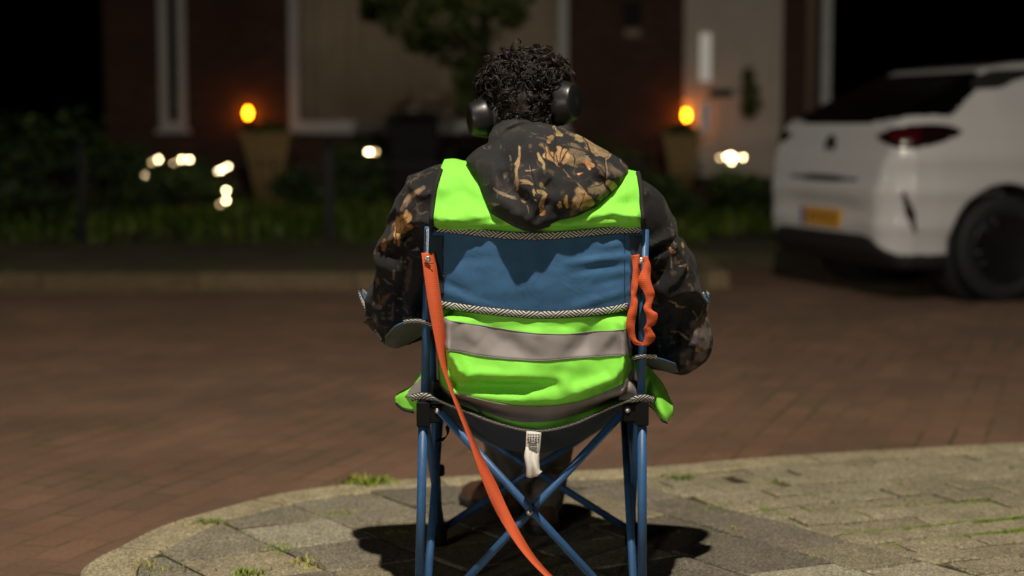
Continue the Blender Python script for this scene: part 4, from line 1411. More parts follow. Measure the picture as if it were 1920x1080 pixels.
def hair():
    mb = MB()
    c = Vector((.033, 3.742, 1.103))
    ax = Vector((.096, .108, .090))
    rq = Matrix.Rotation(R(-22), 3, 'X')
    # scalp cap
    f = Field((-.08, 3.60, 1.0), (.15, 3.88, 1.25), .005)
    f.ell(c, tuple(ax), .01, rot=rq.to_euler())
    f.cap((.033, 3.685, 1.075), (.036, 3.69, 1.025), .060, .050, .03)
    X, Y, Z = f.all()
    f.F = np.maximum(f.F, (Y - 3.80) * .8 - (Z - 1.15) * .6)
    f.F -= (.006 * vnoise(X * 70, Y * 70, Z * 70)).astype(np.float32)
    cap = f.mesh('cap')
    mb.add([v.co for v in cap.vertices], [tuple(p.vertices) for p in cap.polygons])
    ears = [P(1050, 193, 3.70), P(910, 216, 3.70)]
    N = 1150
    seeds = []
    for i in range(N):
        zz = 1 - 2 * (i + .5) / N
        ph = i * 2.399963
        rr = math.sqrt(1 - zz * zz)
        d = Vector((rr * math.cos(ph), rr * math.sin(ph), zz))
        p = c + rq @ Vector((d.x * ax.x, d.y * ax.y, d.z * ax.z))
        seeds.append((p, (rq @ Vector((d.x / ax.x, d.y / ax.y, d.z / ax.z))).normalized()))
    for i in range(170):
        a_ = random.uniform(math.pi * 1.0, math.pi * 2.0)
        seeds.append((Vector((.034 + .060 * math.cos(a_), 3.690 + .058 * math.sin(a_), random.uniform(1.03, 1.085))), Vector((math.cos(a_), math.sin(a_), -.2)).normalized()))
    for p, nrm in seeds:
        if vnoise(np.array(p.x * 55), np.array(p.y * 55), np.array(p.z * 55)) < -.42: continue
        if p.y > 3.80 + (p.z - 1.15) * .7: continue
        if p.z < 1.022: continue
        if min((p - e).length for e in ears) < .058: continue
        if abs(p.x - c.x) > .07 and p.z < 1.08: continue
        nape = min(1, max(0, 1 - (p.z - 1.03) / .08))
        L = random.choice((.014, .018, .022, .026, .034)) * random.uniform(.8, 1.15) * (1 - .5 * nape)
        nrm = (nrm + Vector((random.gauss(0, .45), random.gauss(0, .45), random.gauss(0, .45)))).normalized()
        a = nrm.cross(Vector((random.gauss(0, 1), random.gauss(0, 1), random.gauss(0, 1)))).normalized()
        b = nrm.cross(a)
        turns = random.uniform(1.3, 2.3)
        h0 = random.uniform(0, 6.28)
        rad = random.uniform(.0065, .0125) * (1 - .45 * nape)
        lean = (a * random.gauss(0, .4) + b * random.gauss(0, .4) + Vector((0, 0, -.2))) * L
        for strand in range(3):
            m = 22
            pts, rs = [], []
            so = (a * random.gauss(0, 1) + b * random.gauss(0, 1)) * .0016
            for k in range(m):
                t = k / (m - 1)
                q = h0 + turns * 6.283 * t + strand * .22
                pts.append(p + so + nrm * (L * t * (1 - .08 * strand) - .005) + lean * t * t + (a * math.cos(q) + b * math.sin(q)) * rad * (1 + .1 * strand) * min(1, .3 + t * 1.4))
                rs.append(.00135 * (1 - .5 * t) + .0003)
            mb.tube(pts, .002, 4, True, rs)
    mb.build('hair', M['hair'], person, True)


hair()


def headphones():
    hp = thing('headphones', (.025, 3.72, 1.08), 'matte black over-ear headphones worn on the curly dark hair', 'headphones')
    cups = []
    for (cx, cy, Y), axis in (((1052, 193, 3.675), (.84, -.52, .10)), ((908, 221, 3.690), (-.965, -.24, -.10))):
        c = P(cx, cy, Y)
        A = Vector(axis).normalized()
        Mx = rotM(c, A)
        # oval cup: a tapering shell, flat outer face; long axis close to vertical
        zl = Mx.to_3x3().inverted() @ Vector((0, .25, 1))
        sp = math.atan2(zl.y, zl.x)
        S = Mx @ Matrix.Rotation(sp, 4, 'Z') @ Matrix.Diagonal((1.20, 1.0, 1.2, 1) if cx > 1000 else (1.06, .9, 1.1, 1))
        shell = MB().lathe([(.036, -.010), (.0405, -.006), (.0412, .000), (.0395, .008), (.0365, .018), (.0335, .026), (.0315, .0295), (.0295, .0310), (.012, .0318), (0, .0318)], 40, S).build('ear_cup', M['soft_black'], hp, True)
        MB().lathe([(.024, -.034), (.034, -.036), (.0405, -.031), (.043, -.022), (.042, -.013), (.037, -.0085), (.02, -.0085)], 36, S).build('ear_pad', M['pad_black'], shell, True)
        cups.append((c, A))
    (cr, ar), (cl, al) = cups
    # headband over the front of the crown
    pts = [cr - ar * .005 + Vector((0, .01, .045)), cr - ar * .014 + Vector((.0, .03, .085)), Vector((.085, 3.775, 1.190)), Vector((.030, 3.785, 1.203)), Vector((-.030, 3.785, 1.182)), cl - al * .014 + Vector((0, .03, .085)), cl - al * .005 + Vector((0, .01, .045))]
    rows = []
    ribbon(pts, [Vector((0, .028, .006))] * 7, 'headband', M['soft_black'], hp, .009, 50)
    for (c, A) in cups:
        MB().tube([c - A * .006 + Vector((0, .012, .020)), c - A * .004 + Vector((0, .012, .05))], .007, 10).build('yoke', M['soft_black'], hp, True)


headphones()

# ================================================================== GROUND
def plane(name, pts, z, m, **kw):
    mb = MB()
    mb.add([(x, y, z) for x, y in pts], [tuple(range(len(pts)))])
    o = mb.build(name, m)
    o['kind'] = 'structure'
    return o


plane('road', [(-60, -20), (60, -20), (60, 80), (-60, 80)], 0.0, M['road'])

KERB = [(149, 1078), (165, 1052), (215, 1026), (300, 985), (400, 955), (520, 925), (640, 908), (760, 898), (900, 890), (1100, 881), (1250, 872), (1450, 855), (1700, 840), (1920, 828), (2300, 806), (2900, 780)]
KO = [G(a, b, .03) for a, b in KERB]
_k = KO[0]
KO = [Vector((_k.x * f, _k.y * f, .03)) for f in (.30, .45, .60, .72, .82, .90, .96)] + KO
KO = curve(KO, 170)


def offset_line(pts, d):
    out = []
    for i, p in enumerate(pts):
        t = (pts[min(i + 1, len(pts) - 1)] - pts[max(i - 1, 0)])
        t.z = 0
        t.normalize()
        out.append(p + Vector((t.y, -t.x, 0)) * d)
    return out


KI = offset_line(KO, .125)


def clip_poly(poly, a, b):
    """keep the right-hand side of a->b"""
    d = b - a
    side = lambda p: (d.x * (p[1] - a.y) - d.y * (p[0] - a.x))
    out = []
    for i in range(len(poly)):
        p, q = poly[i], poly[(i + 1) % len(poly)]
        sp, sq = side(p), side(q)
        if sp <= 0: out.append(p)
        if (sp < 0 < sq) or (sq < 0 < sp):
            t = sp / (sp - sq)
            out.append((p[0] + (q[0] - p[0]) * t, p[1] + (q[1] - p[1]) * t))
    return out


def poly_area(p):
    return abs(sum(p[i][0] * p[(i + 1) % len(p)][1] - p[(i + 1) % len(p)][0] * p[i][1] for i in range(len(p)))) / 2


def shrink(poly, d):
    cx = sum(p[0] for p in poly) / len(poly)
    cy = sum(p[1] for p in poly) / len(poly)
    out = []
    for x, y in poly:
        L = math.hypot(x - cx, y - cy)
        k = max(0.2, 1 - d * 1.35 / L)
        out.append((cx + (x - cx) * k, cy + (y - cy) * k))
    return out


def slab_mesh(polys, cols, z0, ztop, bev, jit):
    vs, fs, cl = [], [], []
    for poly, c in zip(polys, cols):
        if len(poly) < 3 or poly_area(poly) < .0012: continue
        a = sum(poly[i][0] * poly[(i + 1) % len(poly)][1] - poly[(i + 1) % len(poly)][0] * poly[i][1] for i in range(len(poly)))
        if a < 0: poly = poly[::-1]
        n = len(poly)
        o = len(vs)
        cx = sum(p[0] for p in poly) / n; cy = sum(p[1] for p in poly) / n
        tx, ty, tz = random.gauss(0, jit), random.gauss(0, jit), random.gauss(0, jit * .12)
        zz = lambda x, y: ztop + tz + tx * (x - cx) + ty * (y - cy)
        vs += [(x, y, z0) for x, y in poly]
        vs += [(x, y, zz(x, y) - bev) for x, y in poly]
        vs += [(x, y, zz(x, y)) for x, y in shrink(poly, bev * 1.2)]
        cl += [c] * (3 * n)
        for i in range(n):
            j = (i + 1) % n
            fs.append((o + i, o + j, o + n + j, o + n + i))
            fs.append((o + n + i, o + n + j, o + 2 * n + j, o + 2 * n + i))
        fs.append(tuple(o + 2 * n + i for i in range(n)))
    me = bpy.data.meshes.new('slabs')
    me.from_pydata(vs, [], fs)
    me.update()
    set_col(me, np.array(cl, np.float32))
    return me


SLAB_A = G(1230, 916)
SLAB_B = G(1640, 1027)


def pavement():
    base = srgb(152, 144, 122)[:3]
    # bed of sand, moss and soil below the joints
    ring = [(p.x, p.y) for p in KI]
    bed = ring + [(ring[-1][0], -2), (ring[0][0], -2)]
    mb = MB()
    mb.add([(x, y, .0225) for x, y in bed], [tuple(range(len(bed)))[::-1]])
    t = NT('joint_sand')
    t.base(t.ramp(t.noise(9, 4, .6), [(.35, srgb(44, 38, 28)), (.5, srgb(60, 52, 38)), (.68, srgb(70, 70, 34))]))
    t.rough(.95)
    t.bump(t.noise(60, 4), .8, .01)
    mb.build('joint_bed', t.m)['kind'] = 'structure'
    # kerb stones along the rounded corner
    vs, fs, cl = [], [], []
    L, seg = 0.0, []
    polys, cols = [], []
    start = 0
    for i in range(1, len(KO)):
        L += (KO[i] - KO[i - 1]).length
        if L > .58 or i == len(KO) - 1:
            k = random.uniform(.92, 1.12)
            o = len(vs)
            idx = list(range(start, i + 1))
            n = len(idx)
            for q, j in enumerate(idx):
                s = .0035 if q == n - 1 else (-.0035 if q == 0 else 0)
                tdir = (KO[min(j + 1, len(KO) - 1)] - KO[max(j - 1, 0)]).normalized()
                a, b = KO[j] - tdir * s, KI[j] - tdir * s
                for w, z in ((0, -.02), (0, .022), (.10, .030), (.93, .030), (1, .025), (1, -.02)):
                    p = a.lerp(b, w)
                    vs.append((p.x, p.y, z + .001))
                    cl.append([c * k * q_ for c, q_ in zip(base, (1.22, 1.18, 1.06))])
            for q in range(n - 1):
                for w in range(5):
                    fs.append((o + q * 6 + w, o + q * 6 + 6 + w, o + q * 6 + 7 + w, o + q * 6 + 1 + w))
            fs.append(tuple(o + w for w in range(6)))
            fs.append(tuple(o + (n - 1) * 6 + w for w in range(6))[::-1])
            start, L = i, 0.0
    me = bpy.data.meshes.new('kerb')
    me.from_pydata(vs, [], fs)
    me.update()
    set_col(me, np.array(cl, np.float32))
    link('kerb', me, M['slab'], smooth=False)['kind'] = 'structure'

    inner = offset_line(KO, .129)
    hull = [(inner[i], inner[i + 1]) for i in range(0, len(inner) - 1)]

    def inside_cut(poly):
        cx = sum(p[0] for p in poly) / len(poly); cy = sum(p[1] for p in poly) / len(poly)
        # cut by the kerb segments close by
        near = sorted(hull, key=lambda h: (h[0].x - cx) ** 2 + (h[0].y - cy) ** 2)[:9]
        for a, b in near:
            poly = clip_poly(poly, a, b)
            if len(poly) < 3: return []
        return poly
    # large slabs
    dv = (SLAB_B - SLAB_A).normalized()
    vdir = Vector((dv.x, dv.y, 0))
    udir = Vector((math.cos(R(29)), math.sin(R(29)), 0))
    A, B = SLAB_A.copy(), SLAB_B.copy()
    polys, cols = [], []
    org = G(435, 989)
    w, gap = .25, .0045
    for iu in range(-14, 16):
        v = -3.2 + (iu % 2) * .13 + random.uniform(-.03, .03)
        while v < 2.4:
            Ls = random.choice((.22, .24, .27, .32))
            c0 = org + udir * (iu * w) + vdir * v
            q = [c0 + udir * gap + vdir * gap, c0 + udir * (w - gap) + vdir * gap, c0 + udir * (w - gap) + vdir * (Ls - gap), c0 + udir * gap + vdir * (Ls - gap)]
            v += Ls
            p = [(a.x, a.y) for a in q]
            p = clip_poly(p, A - vdir * 5 - udir * .003, B + vdir * 5 - udir * .003)
            if len(p) < 3: continue
            p = inside_cut(p)
            if len(p) < 3: continue
            k = random.choice((1, 1, .95, .84, .72, .6, 1.45, 1.25, .9))
            tint = random.uniform(-.04, .04)
            polys.append(p)
            k *= .80
            cols.append([base[0] * k * (1 + tint), base[1] * k, base[2] * k * (1 - tint * 1.6) * (1.1 if k < .7 else 1)])
    me = slab_mesh(polys, cols, -.02, .030, .0035, .012)
    link('pavement_slabs', me, M['slab'], smooth=False)['kind'] = 'structure'
    # small clinkers on the right
    a1, a2 = G(1575, 1003), G(1920, 968)
    ru = (a2 - a1).normalized()
    ru.z = 0
    rv = Vector((-ru.y, ru.x, 0))
    polys, cols = [], []
    for r_ in range(-16, 22):
        u = -1.6 + (r_ % 2) * .105
        while u < 5.5:
            c0 = a1 + ru * u + rv * (r_ * .108)
            u += .21
            g2 = .004
            q = [c0 + ru * g2 + rv * g2, c0 + ru * (.21 - g2) + rv * g2, c0 + ru * (.21 - g2) + rv * (.108 - g2), c0 + ru * g2 + rv * (.108 - g2)]
            p = [(k.x, k.y) for k in q]
            p = clip_poly(p, B + vdir * 5 + udir * .003, A - vdir * 5 + udir * .003)
            if len(p) < 3: continue
            p = inside_cut(p)
            if len(p) < 3: continue
            k = random.choice((1, 1, .9, 1.08, .82, 1.0))
            polys.append(p)
            cols.append([base[0] * k * 1.02, base[1] * k, base[2] * k * .95])
    me = slab_mesh(polys, cols, -.02, .030, .004, .02)
    link('clinker_paving', me, M['slab'], smooth=False)['kind'] = 'structure'
    return a1, ru, rv, udir, vdir


PA1, PRU, PRV, PUD, PVD = pavement()


def blades(specs, name, m, parent=None, seed=3, kind='stuff', hmul=1.0):
    """specs: (x, y, z, spread x, spread y, count, height, hue 0..1)"""
    rg = random.Random(seed)
    vs, fs, cl = [], [], []
    for x, y, z, sx, sy, n, h, hue in specs:
        for _ in range(n):
            px, py = x + rg.gauss(0, sx), y + rg.gauss(0, sy)
            a = rg.uniform(0, 6.283)
            hh = h * rg.uniform(.5, 1.2) * hmul
            lean = rg.uniform(.1, .9) * hh
            wd = hh * rg.uniform(.05, .11) + .0006
            d = (math.cos(a), math.sin(a))
            s = (-d[1] * wd, d[0] * wd)
            o = len(vs)
            for t in (0, .5, 1):
                cx, cy, cz = px + d[0] * lean * t * t, py + d[1] * lean * t * t, z + hh * (t - .22 * t * t)
                k = (1 - t) if t < 1 else .05
                k = 1 if t == 0 else (.75 if t == .5 else .08)
                vs += [(cx - s[0] * k, cy - s[1] * k, cz), (cx + s[0] * k, cy + s[1] * k, cz)]
                cl += [[min(1, max(0, hue + rg.gauss(0, .18)))] * 3] * 2
            fs += [(o, o + 1, o + 3, o + 2), (o + 2, o + 3, o + 5, o + 4)]
    me = bpy.data.meshes.new(name)
    me.from_pydata(vs, [], fs)
    me.update()
    set_col(me, np.array(cl, np.float32))
    o = link(name, me, m, parent)
    if kind: o['kind'] = kind
    return o


def on_pavement(q):
    k = min(range(len(KO)), key=lambda i: (KO[i].x - q.x) ** 2 + (KO[i].y - q.y) ** 2)
    d = KI[k] - KO[k]
    return (q.x - KO[k].x) * d.x + (q.y - KO[k].y) * d.y > .0016 * 8 and q.y > 3.2


def joint_weeds():
    S = []
    def at(px, py, sx, sy, n, h, hue):
        q = G(px, py)
        S.append((q.x, q.y, .026, sx, sy, n, h, hue))
    at(690, 908, .045, .02, 110, .045, .45); at(672, 905, .02, .02, 24, .06, .85); at(722, 902, .012, .01, 26, .035, .4); at(726, 927, .03, .01, 90, .012, .75)
    at(640, 922, .02, .012, 50, .016, .2); at(634, 962, .035, .02, 130, .016, .6); at(682, 932, .02, .01, 36, .014, .5)
    at(515, 1024, .03, .022, 160, .014, .35); at(530, 1034, .03, .02, 90, .012, .4); at(570, 1052, .02, .02, 60, .022, .95); at(585, 1062, .02, .02, 50, .016, .9)
    at(392, 980, .022, .012, 120, .026, .3); at(370, 984, .03, .012, 60, .016, .85); at(436, 992, .02, .014, 60, .014, .9); at(522, 971, .015, .008, 40, .012, .8); at(550, 980, .02, .01, 50, .01, .6)
    at(468, 1076, .025, .02, 70, .03, .35); at(745, 996, .025, .012, 60, .014, .45); at(565, 1014, .03, .008, 50, .01, .5); at(270, 1055, .03, .02, 90, .016, .9); at(300, 1068, .03, .02, 70, .016, .85)
    at(1275, 897, .03, .014, 110, .03, .15); at(1362, 947, .05, .02, 120, .014, .55); at(1300, 960, .03, .015, 50, .014, .6); at(1372, 992, .008, .01, 26, .02, .45); at(1230, 995, .05, .03, 50, .01, .95)
    at(1395, 1050, .02, .006, 60, .012, .65); at(1470, 1043, .05, .008, 130, .012, .5); at(1545, 1040, .02, .006, 40, .012, .5); at(1490, 978, .03, .008, 50, .012, .6)
    for a, b, n in ((1660, 920, 40), (1750, 939, 70), (1580, 939, 36), (1612, 962, 30), (1855, 918, 40), (1880, 938, 30), (1745, 855, 30), (1770, 880, 40), (1850, 860, 26), (1600, 900, 30), (1690, 900, 24), (1800, 900, 26), (1530, 925, 26), (1450, 905, 24), (1820, 950, 30)):
        at(a, b, .04, .012, n, .012, .4)
    rq_ = random.Random(12)
    for _ in range(46):
        at(rq_.uniform(1330, 1900), rq_.uniform(850, 1000), .05, .008, rq_.randint(8, 26), .010, rq_.uniform(.25, .6))
    for (x0, y0), (x1, y1), dens in (((1480, 930), (1910, 902), .35), ((1500, 955), (1915, 935), .25), ((1575, 1003), (1920, 968), 1.5), ((1650, 1023), (1935, 990), 1.5), ((1415, 949), (1600, 1000), .25), ((1560, 972), (1760, 960), .15)):
        q0, q1 = G(x0, y0), G(x1, y1)
        for k in range(70):
            q = q0.lerp(q1, k / 69)
            w = .5 + .5 * math.sin(k * .9) * math.sin(k * .31 + 1)
            S.append((q.x, q.y, .024, .012, .006, int(30 * dens * (.35 + w)), .013, .38))
    # thin moss in some of the slab joints
    rg = random.Random(5)
    org = G(435, 989)
    for iu in range(-7, 9):
        for k in range(60):
            q = org + PUD * (iu * .25) + PVD * (-.9 + k * .028)
            if not on_pavement(q): continue
            if vnoise(np.array(q.x * 3.1), np.array(q.y * 3.1), np.array(2.2)) > .12:
                S.append((q.x, q.y, .022, .008, .008, 5, .009, rg.uniform(.3, 1)))
    o = blades(S, 'joint_grass', M['moss'], hmul=.72)
    tag(o, 'short green and straw-coloured grass in the paving joints', 'grass')


joint_weeds()
# far side of the street
FK = P(500, 545, 10).y
FARY = 10.78


def far_side():
    t = NT('far_paving')
    br = t.n('ShaderNodeTexBrick', _offset=.5, Color1=srgb(90, 80, 62), Color2=srgb(74, 67, 52), Mortar=srgb(62, 58, 42), Scale=1.0, Mortar__Size=.008, Brick__Width=.3, Row__Height=.3)
    t.t.links.new(t.obj(), br.inputs['Vector'])
    c = t.mix(1.0, br.outputs['Color'], t.ramp(t.noise(2.2, 4), [(.3, g(.65)), (.7, g(1.3))]), 'MULTIPLY')
    mk = t.ramp(t.noise(3.5, 4, .65), [(.52, g(0)), (.62, g(1))])
    t.base(t.mix(mk, c, srgb(74, 78, 34)))
    t.rough(.9)
    t.bump(t.noise(40, 4), .5, .006)
    mb = MB()
    mb.box((-14, FARY + .16, 0), (1.25, 14.0, .10))
    mb.box((1.25, 12.6, 0), (14, 14.0, .10))
    mb.build('far_pavement', t.m)['kind'] = 'structure'
    # kerb stones, one metre each
    vs, fs, cl = [], [], []
    mb = MB()
    cols = []
    def stone(lo, hi):
        n0 = len(mb.v)
        mb.box(lo, hi, .012)
        k = random.uniform(.85, 1.15)
        cols.extend([[c * k for c in srgb(118, 102, 76)[:3]]] * (len(mb.v) - n0))
    x = -14.0
    while x < 1.0:
        z = .104 + random.gauss(0, .003)
        stone((x + .004, FARY + random.gauss(0, .004), -.05), (x + .996, FARY + .158, z))
        x += 1.0
    y = FARY + .17
    while y < 12.4:
        stone((1.255, y + .004, -.05), (1.40, y + .9, .104))
        y += .9
    me = mb.mesh('far_kerb')
    set_col(me, np.array(cols, np.float32))
    link('far_kerb', me, M['slab'], smooth=False)['kind'] = 'structure'
    # earth of the front gardens
    rows = []
    for j in range(10):
        yy = 13.9 + j * .62
        rows.append([(-16 + i * .8, yy, .085 + .012 * j + .03 * float(vnoise(np.array(i * .7), np.array(j * .7), np.array(3.)))) for i in range(41)])
    mb = MB()
    mb.grid(rows)
    mb.build('garden_soil', M['soil'], None, True)['kind'] = 'structure'
    # ground cover and lawn: uncountable
    S = []
    rg = random.Random(2)
    for k in range(700):
        x = rg.uniform(-7.5, 4.5)
        y = rg.uniform(14.2, 17.6)
        lit = (math.exp(-((x + 1.9) / 2.4) ** 2) + .3) * (1 if x < 1.2 else .35)
        S.append((x, y, .09 + (y - 13.9) * .02, .08, .08, int(5 + 12 * lit), rg.uniform(.10, .26), rg.uniform(.25, .8)))
    for k in range(240):
        x = rg.uniform(-9, 1.6)
        S.append((x, rg.uniform(13.75, 14.05), .095, .05, .03, 8, rg.uniform(.04, .12), rg.uniform(.2, .8)))
    for k in range(120):
        x = rg.uniform(-9, 2.6)
        S.append((x, FARY - .02, .0, .05, .02, 7, rg.uniform(.015, .05), rg.uniform(.2, .7)))
        S.append((x, FARY + .17 + rg.uniform(0, .1), .1, .06, .03, 5, rg.uniform(.01, .04), rg.uniform(.2, .7)))
    o = blades(S, 'garden_grass', M['grass'], seed=8)
    tag(o, 'long green grass and ground cover in the front garden behind the fence', 'grass')


far_side()

# ================================================================== HOUSE
HY = 19.4


def house():
    ho = thing('brick_house', (0, HY, 0.2), 'dark red brick house with white-framed windows and a cream front door, across the street', 'house')
    def X(px): return P(px, 200, HY).x
    def Zp(py): return P(960, py, HY).z
    floor_z = Zp(333)
    top = 6.4
    xL, xR = X(196), X(1542)
    n1a, n1b, w1a, w1b, da, db = X(300), X(350), X(543), X(1064), X(1282), X(1466)
    sill = Zp(242)
    head = 3.15
    mb = MB()
    d = .30
    def wall(x0, x1, z0, z1): mb.box((x0, HY, z0), (x1, HY + d, z1))
    wall(xL, n1a, 0, top)
    wall(n1b, w1a, 0, top)
    wall(w1b, da, 0, top)
    wall(db, xR, 0, top)
    wall(n1a, n1b, 0, sill - .0); wall(n1a, n1b, head, top)
    wall(w1a, w1b, 0, sill); wall(w1a, w1b, head, top)
    wall(da, db, 0, floor_z - .05); wall(da, db, 2.95, top)
    mb.build('wall', M['wall'], ho)
    MB().box((xR - .3, HY + .301, 0), (xR, HY + 8, top)).box((xL, HY + .301, 0), (xL + .3, HY + 8, top)).box((xL + .3, HY + 7.7, 0), (xR - .3, HY + 8, top)).build('side_wall', M['wall'], ho)
    MB().box((xL - .3, HY - .4, top), (xR + .3, HY + 8.3, top + .25)).build('roof', M['soil'], ho)
    def window(x0, x1, fw, curtain):
        f = MB()
        y0, y1 = HY - .02, HY + .10
        f.box((x0, y0, sill), (x0 + fw, y1, head), .006)
        rw = fw if curtain else .012
        f.box((x1 - rw, y0, sill), (x1, y1, head), .003)
        f.box((x0 + fw, y0, head - fw), (x1 - rw, y1, head), .006)
        f.box((x0 + fw, y0, sill), (x1 - rw, y1, sill + fw * .9), .006)
        w = f.build('window_frame', M['white'], ho)
        MB().box((x0 - .04, HY - .10, sill - .055), (x1 + .04, HY - .001, sill - .001), .008).build('window_sill', M['white'], w)
        MB().box((x0 + fw, HY + .040, sill + fw * .9), (x1 - rw, HY + .052, head - fw)).build('pane', M['glass'], w)
        if curtain:
            rows = []
            for zz in (sill - .1, (sill + head) / 2, head + .1):
                rows.append([(x0 - .1 + (x1 - x0 + .2) * k / 160, HY + .42 + .012 * math.sin(k * .85 + 1.7 * math.sin(k * .13)) + .02 * math.sin(k * .23 + .3 * zz), zz) for k in range(161)])
            sheet(rows, .004).build('curtain', M['curtain'] if x1 - x0 > 1 else M['curtain_dim'], w, True)
        else:
            MB().box((x0 + fw, HY + .9, sill - .3), (x1 + .6, HY + .95, head + .2)).build('room_wall', M['dark_room'], w)
        return w
    window(w1a, w1b, .105, True)
    nw = window(n1a, n1b, .095, True)
    # front door in its frame
    fz = floor_z
    f = MB()
    f.box((da, HY + .02, fz), (da + .10, HY + .16, 2.95), .006)
    f.box((db - .10, HY + .02, fz), (db, HY + .16, 2.95), .006)
    f.box((da + .10, HY + .02, 2.72), (db - .10, HY + .16, 2.95), .006)
    fr = f.build('door_frame', M['door'], ho)
    x0, x1 = da + .10, db - .10
    dm = MB()
    dm.box((x0, HY + .06, fz + .01), (x1, HY + .11, 2.72))
    # raised mouldings
    px = lambda a: X(a)
    pz = lambda b: Zp(b)
    def frame_rect(a0, a1, z0, z1, t=.022):
        for lo, hi in (((a0, z0), (a0 + t, z1)), ((a1 - t, z0), (a1, z1)), ((a0 + t, z0), (a1 - t, z0 + t)), ((a0 + t, z1 - t), (a1 - t, z1))):
            dm.box((lo[0], HY + .045, lo[1]), (hi[0], HY + .0598, hi[1]))
    frame_rect(px(1308), px(1338), pz(156), pz(48))
    frame_rect(px(1344), px(1384), pz(160), pz(60))
    frame_rect(px(1392), px(1444), pz(160), pz(20))
    frame_rect(px(1308), px(1344), pz(312), pz(186))
    frame_rect(px(1352), px(1444), pz(312), pz(196))
    door = dm.build('door', M['door'], ho)
    MB().box((px(1312), HY + .050, pz(152)), (px(1333), HY + .0592, pz(62))).build('pane', M['lit_pane'], door)
    MB().box((px(1314), HY + .050, pz(246)), (px(1331), HY + .0592, pz(192))).build('pane', M['lit_dim'], door)
    # arched panel above the middle
    ar = MB()
    cx, cz = px(1346), pz(28)
    rows = []
    for r_ in (.115, .20):
        rows.append([(cx + r_ * math.cos(a), HY + .046, cz + r_ * math.sin(a)) for a in [math.pi * k / 20 for k in range(21)]])
    sheet(rows, .02).build('arch_moulding', M['door'], door)
    MB().box((px(1330), HY + .038, pz(182)), (px(1374), HY + .0595, pz(168)), .004).build('letter_slot', M['black'], door)
    MB().box((da - .02, HY - .45, .2), (db + .02, HY + .019, fz - .052)).build('doorstep', M['wall'], ho)
    MB().box((da - .05, HY - .47, fz - .050), (db + .05, HY + .058, fz), .006).build('threshold', M['bin'], ho)
    # letter of the wall: small box and pale plate between window and door
    MB().box((px(1168), HY - .05, pz(48)), (px(1202), HY - .001, pz(4)), .008).build('meter_box', M['bin'], ho)
    MB().box((px(1170), HY - .03, pz(69)), (px(1200), HY - .001, pz(54)), .004).build('wall_plaque', M['pipe'], ho)
    # downpipe and pale corner board
    m_ = MB().tube([(px(1516), HY - .07, .2), (px(1516), HY - .07, top)], .05, 14)
    dp = m_.build('drainpipe', M['pipe'], ho, True)
    MB().box((px(1538), HY - .06, .2), (px(1555), HY + .25, top)).build('corner_board', M['white'], ho)
    for z in (.9, 2.3, 3.7):
        MB().box((px(1516) - .07, HY - .10, z), (px(1516) + .07, HY - .001, z + .04)).build('pipe_bracket', M['iron'], dp)


house()

# ================================================================== PLANTS
def leaf_cloud(mb, cl, centres, n, size, rg, hue=.5):
    for _ in range(n):
        c, r_ = rg.choice(centres)
        while True:
            d = Vector((rg.uniform(-1, 1), rg.uniform(-1, 1), rg.uniform(-1, 1)))
            if .25 < d.length < 1: break
        p = Vector(c) + Vector((d.x * r_[0], d.y * r_[1], d.z * r_[2]))
        a = Vector((rg.gauss(0, 1), rg.gauss(0, 1), rg.gauss(0, .6))).normalized()
        b = a.cross(Vector((rg.gauss(0, 1), rg.gauss(0, 1), rg.gauss(0, 1)))).normalized()
        s = size * rg.uniform(.6, 1.4)
        k = b.cross(a).normalized() * s * .12
        vs = [p - a * s, p - b * s * .42 + k, p + a * s, p + b * s * .42 + k]
        mb.add(vs, [(0, 1, 2), (0, 2, 3)])
        h = min(1, max(0, hue + rg.gauss(0, .25)))
        cl.extend([[h] * 3] * 4)


def foliage(name, parent, centres, n, size, m, seed, hue=.5):
    rg = random.Random(seed)
    mb, cl = MB(), []
    leaf_cloud(mb, cl, centres, n, size, rg, hue)
    me = mb.mesh(name)
    set_col(me, np.array(cl, np.float32))
    return link(name, me, m, parent, False)


def shrub(x, y, w, h, n, label, name='shrub', m='leaf_dark', seed=1, z0=.12, size=.05, hue=.5, cat='shrub', group=None):
    rg = random.Random(seed)
    t = thing(name, (x, y, z0), label, cat, group)
    cen = []
    for k in range(9):
        q = rg.uniform(.15, 1)
        cen.append(((x + rg.uniform(-.36, .36) * w, y + rg.uniform(-.25, .25) * w, z0 + h * q * .82), (w * .26, w * .22, h * .2)))
    st = MB()
    for c, r_ in cen:
        st.tube(curve([(x + rg.uniform(-.05, .05), y, z0 - .02), (x * .5 + c[0] * .5, y, z0 + (c[2] - z0) * .55), c], 6), .008, 5)
    st.build('stem', M['bark'], t, True)
    foliage('foliage', t, cen, n, size, M[m], seed, hue)
    return t


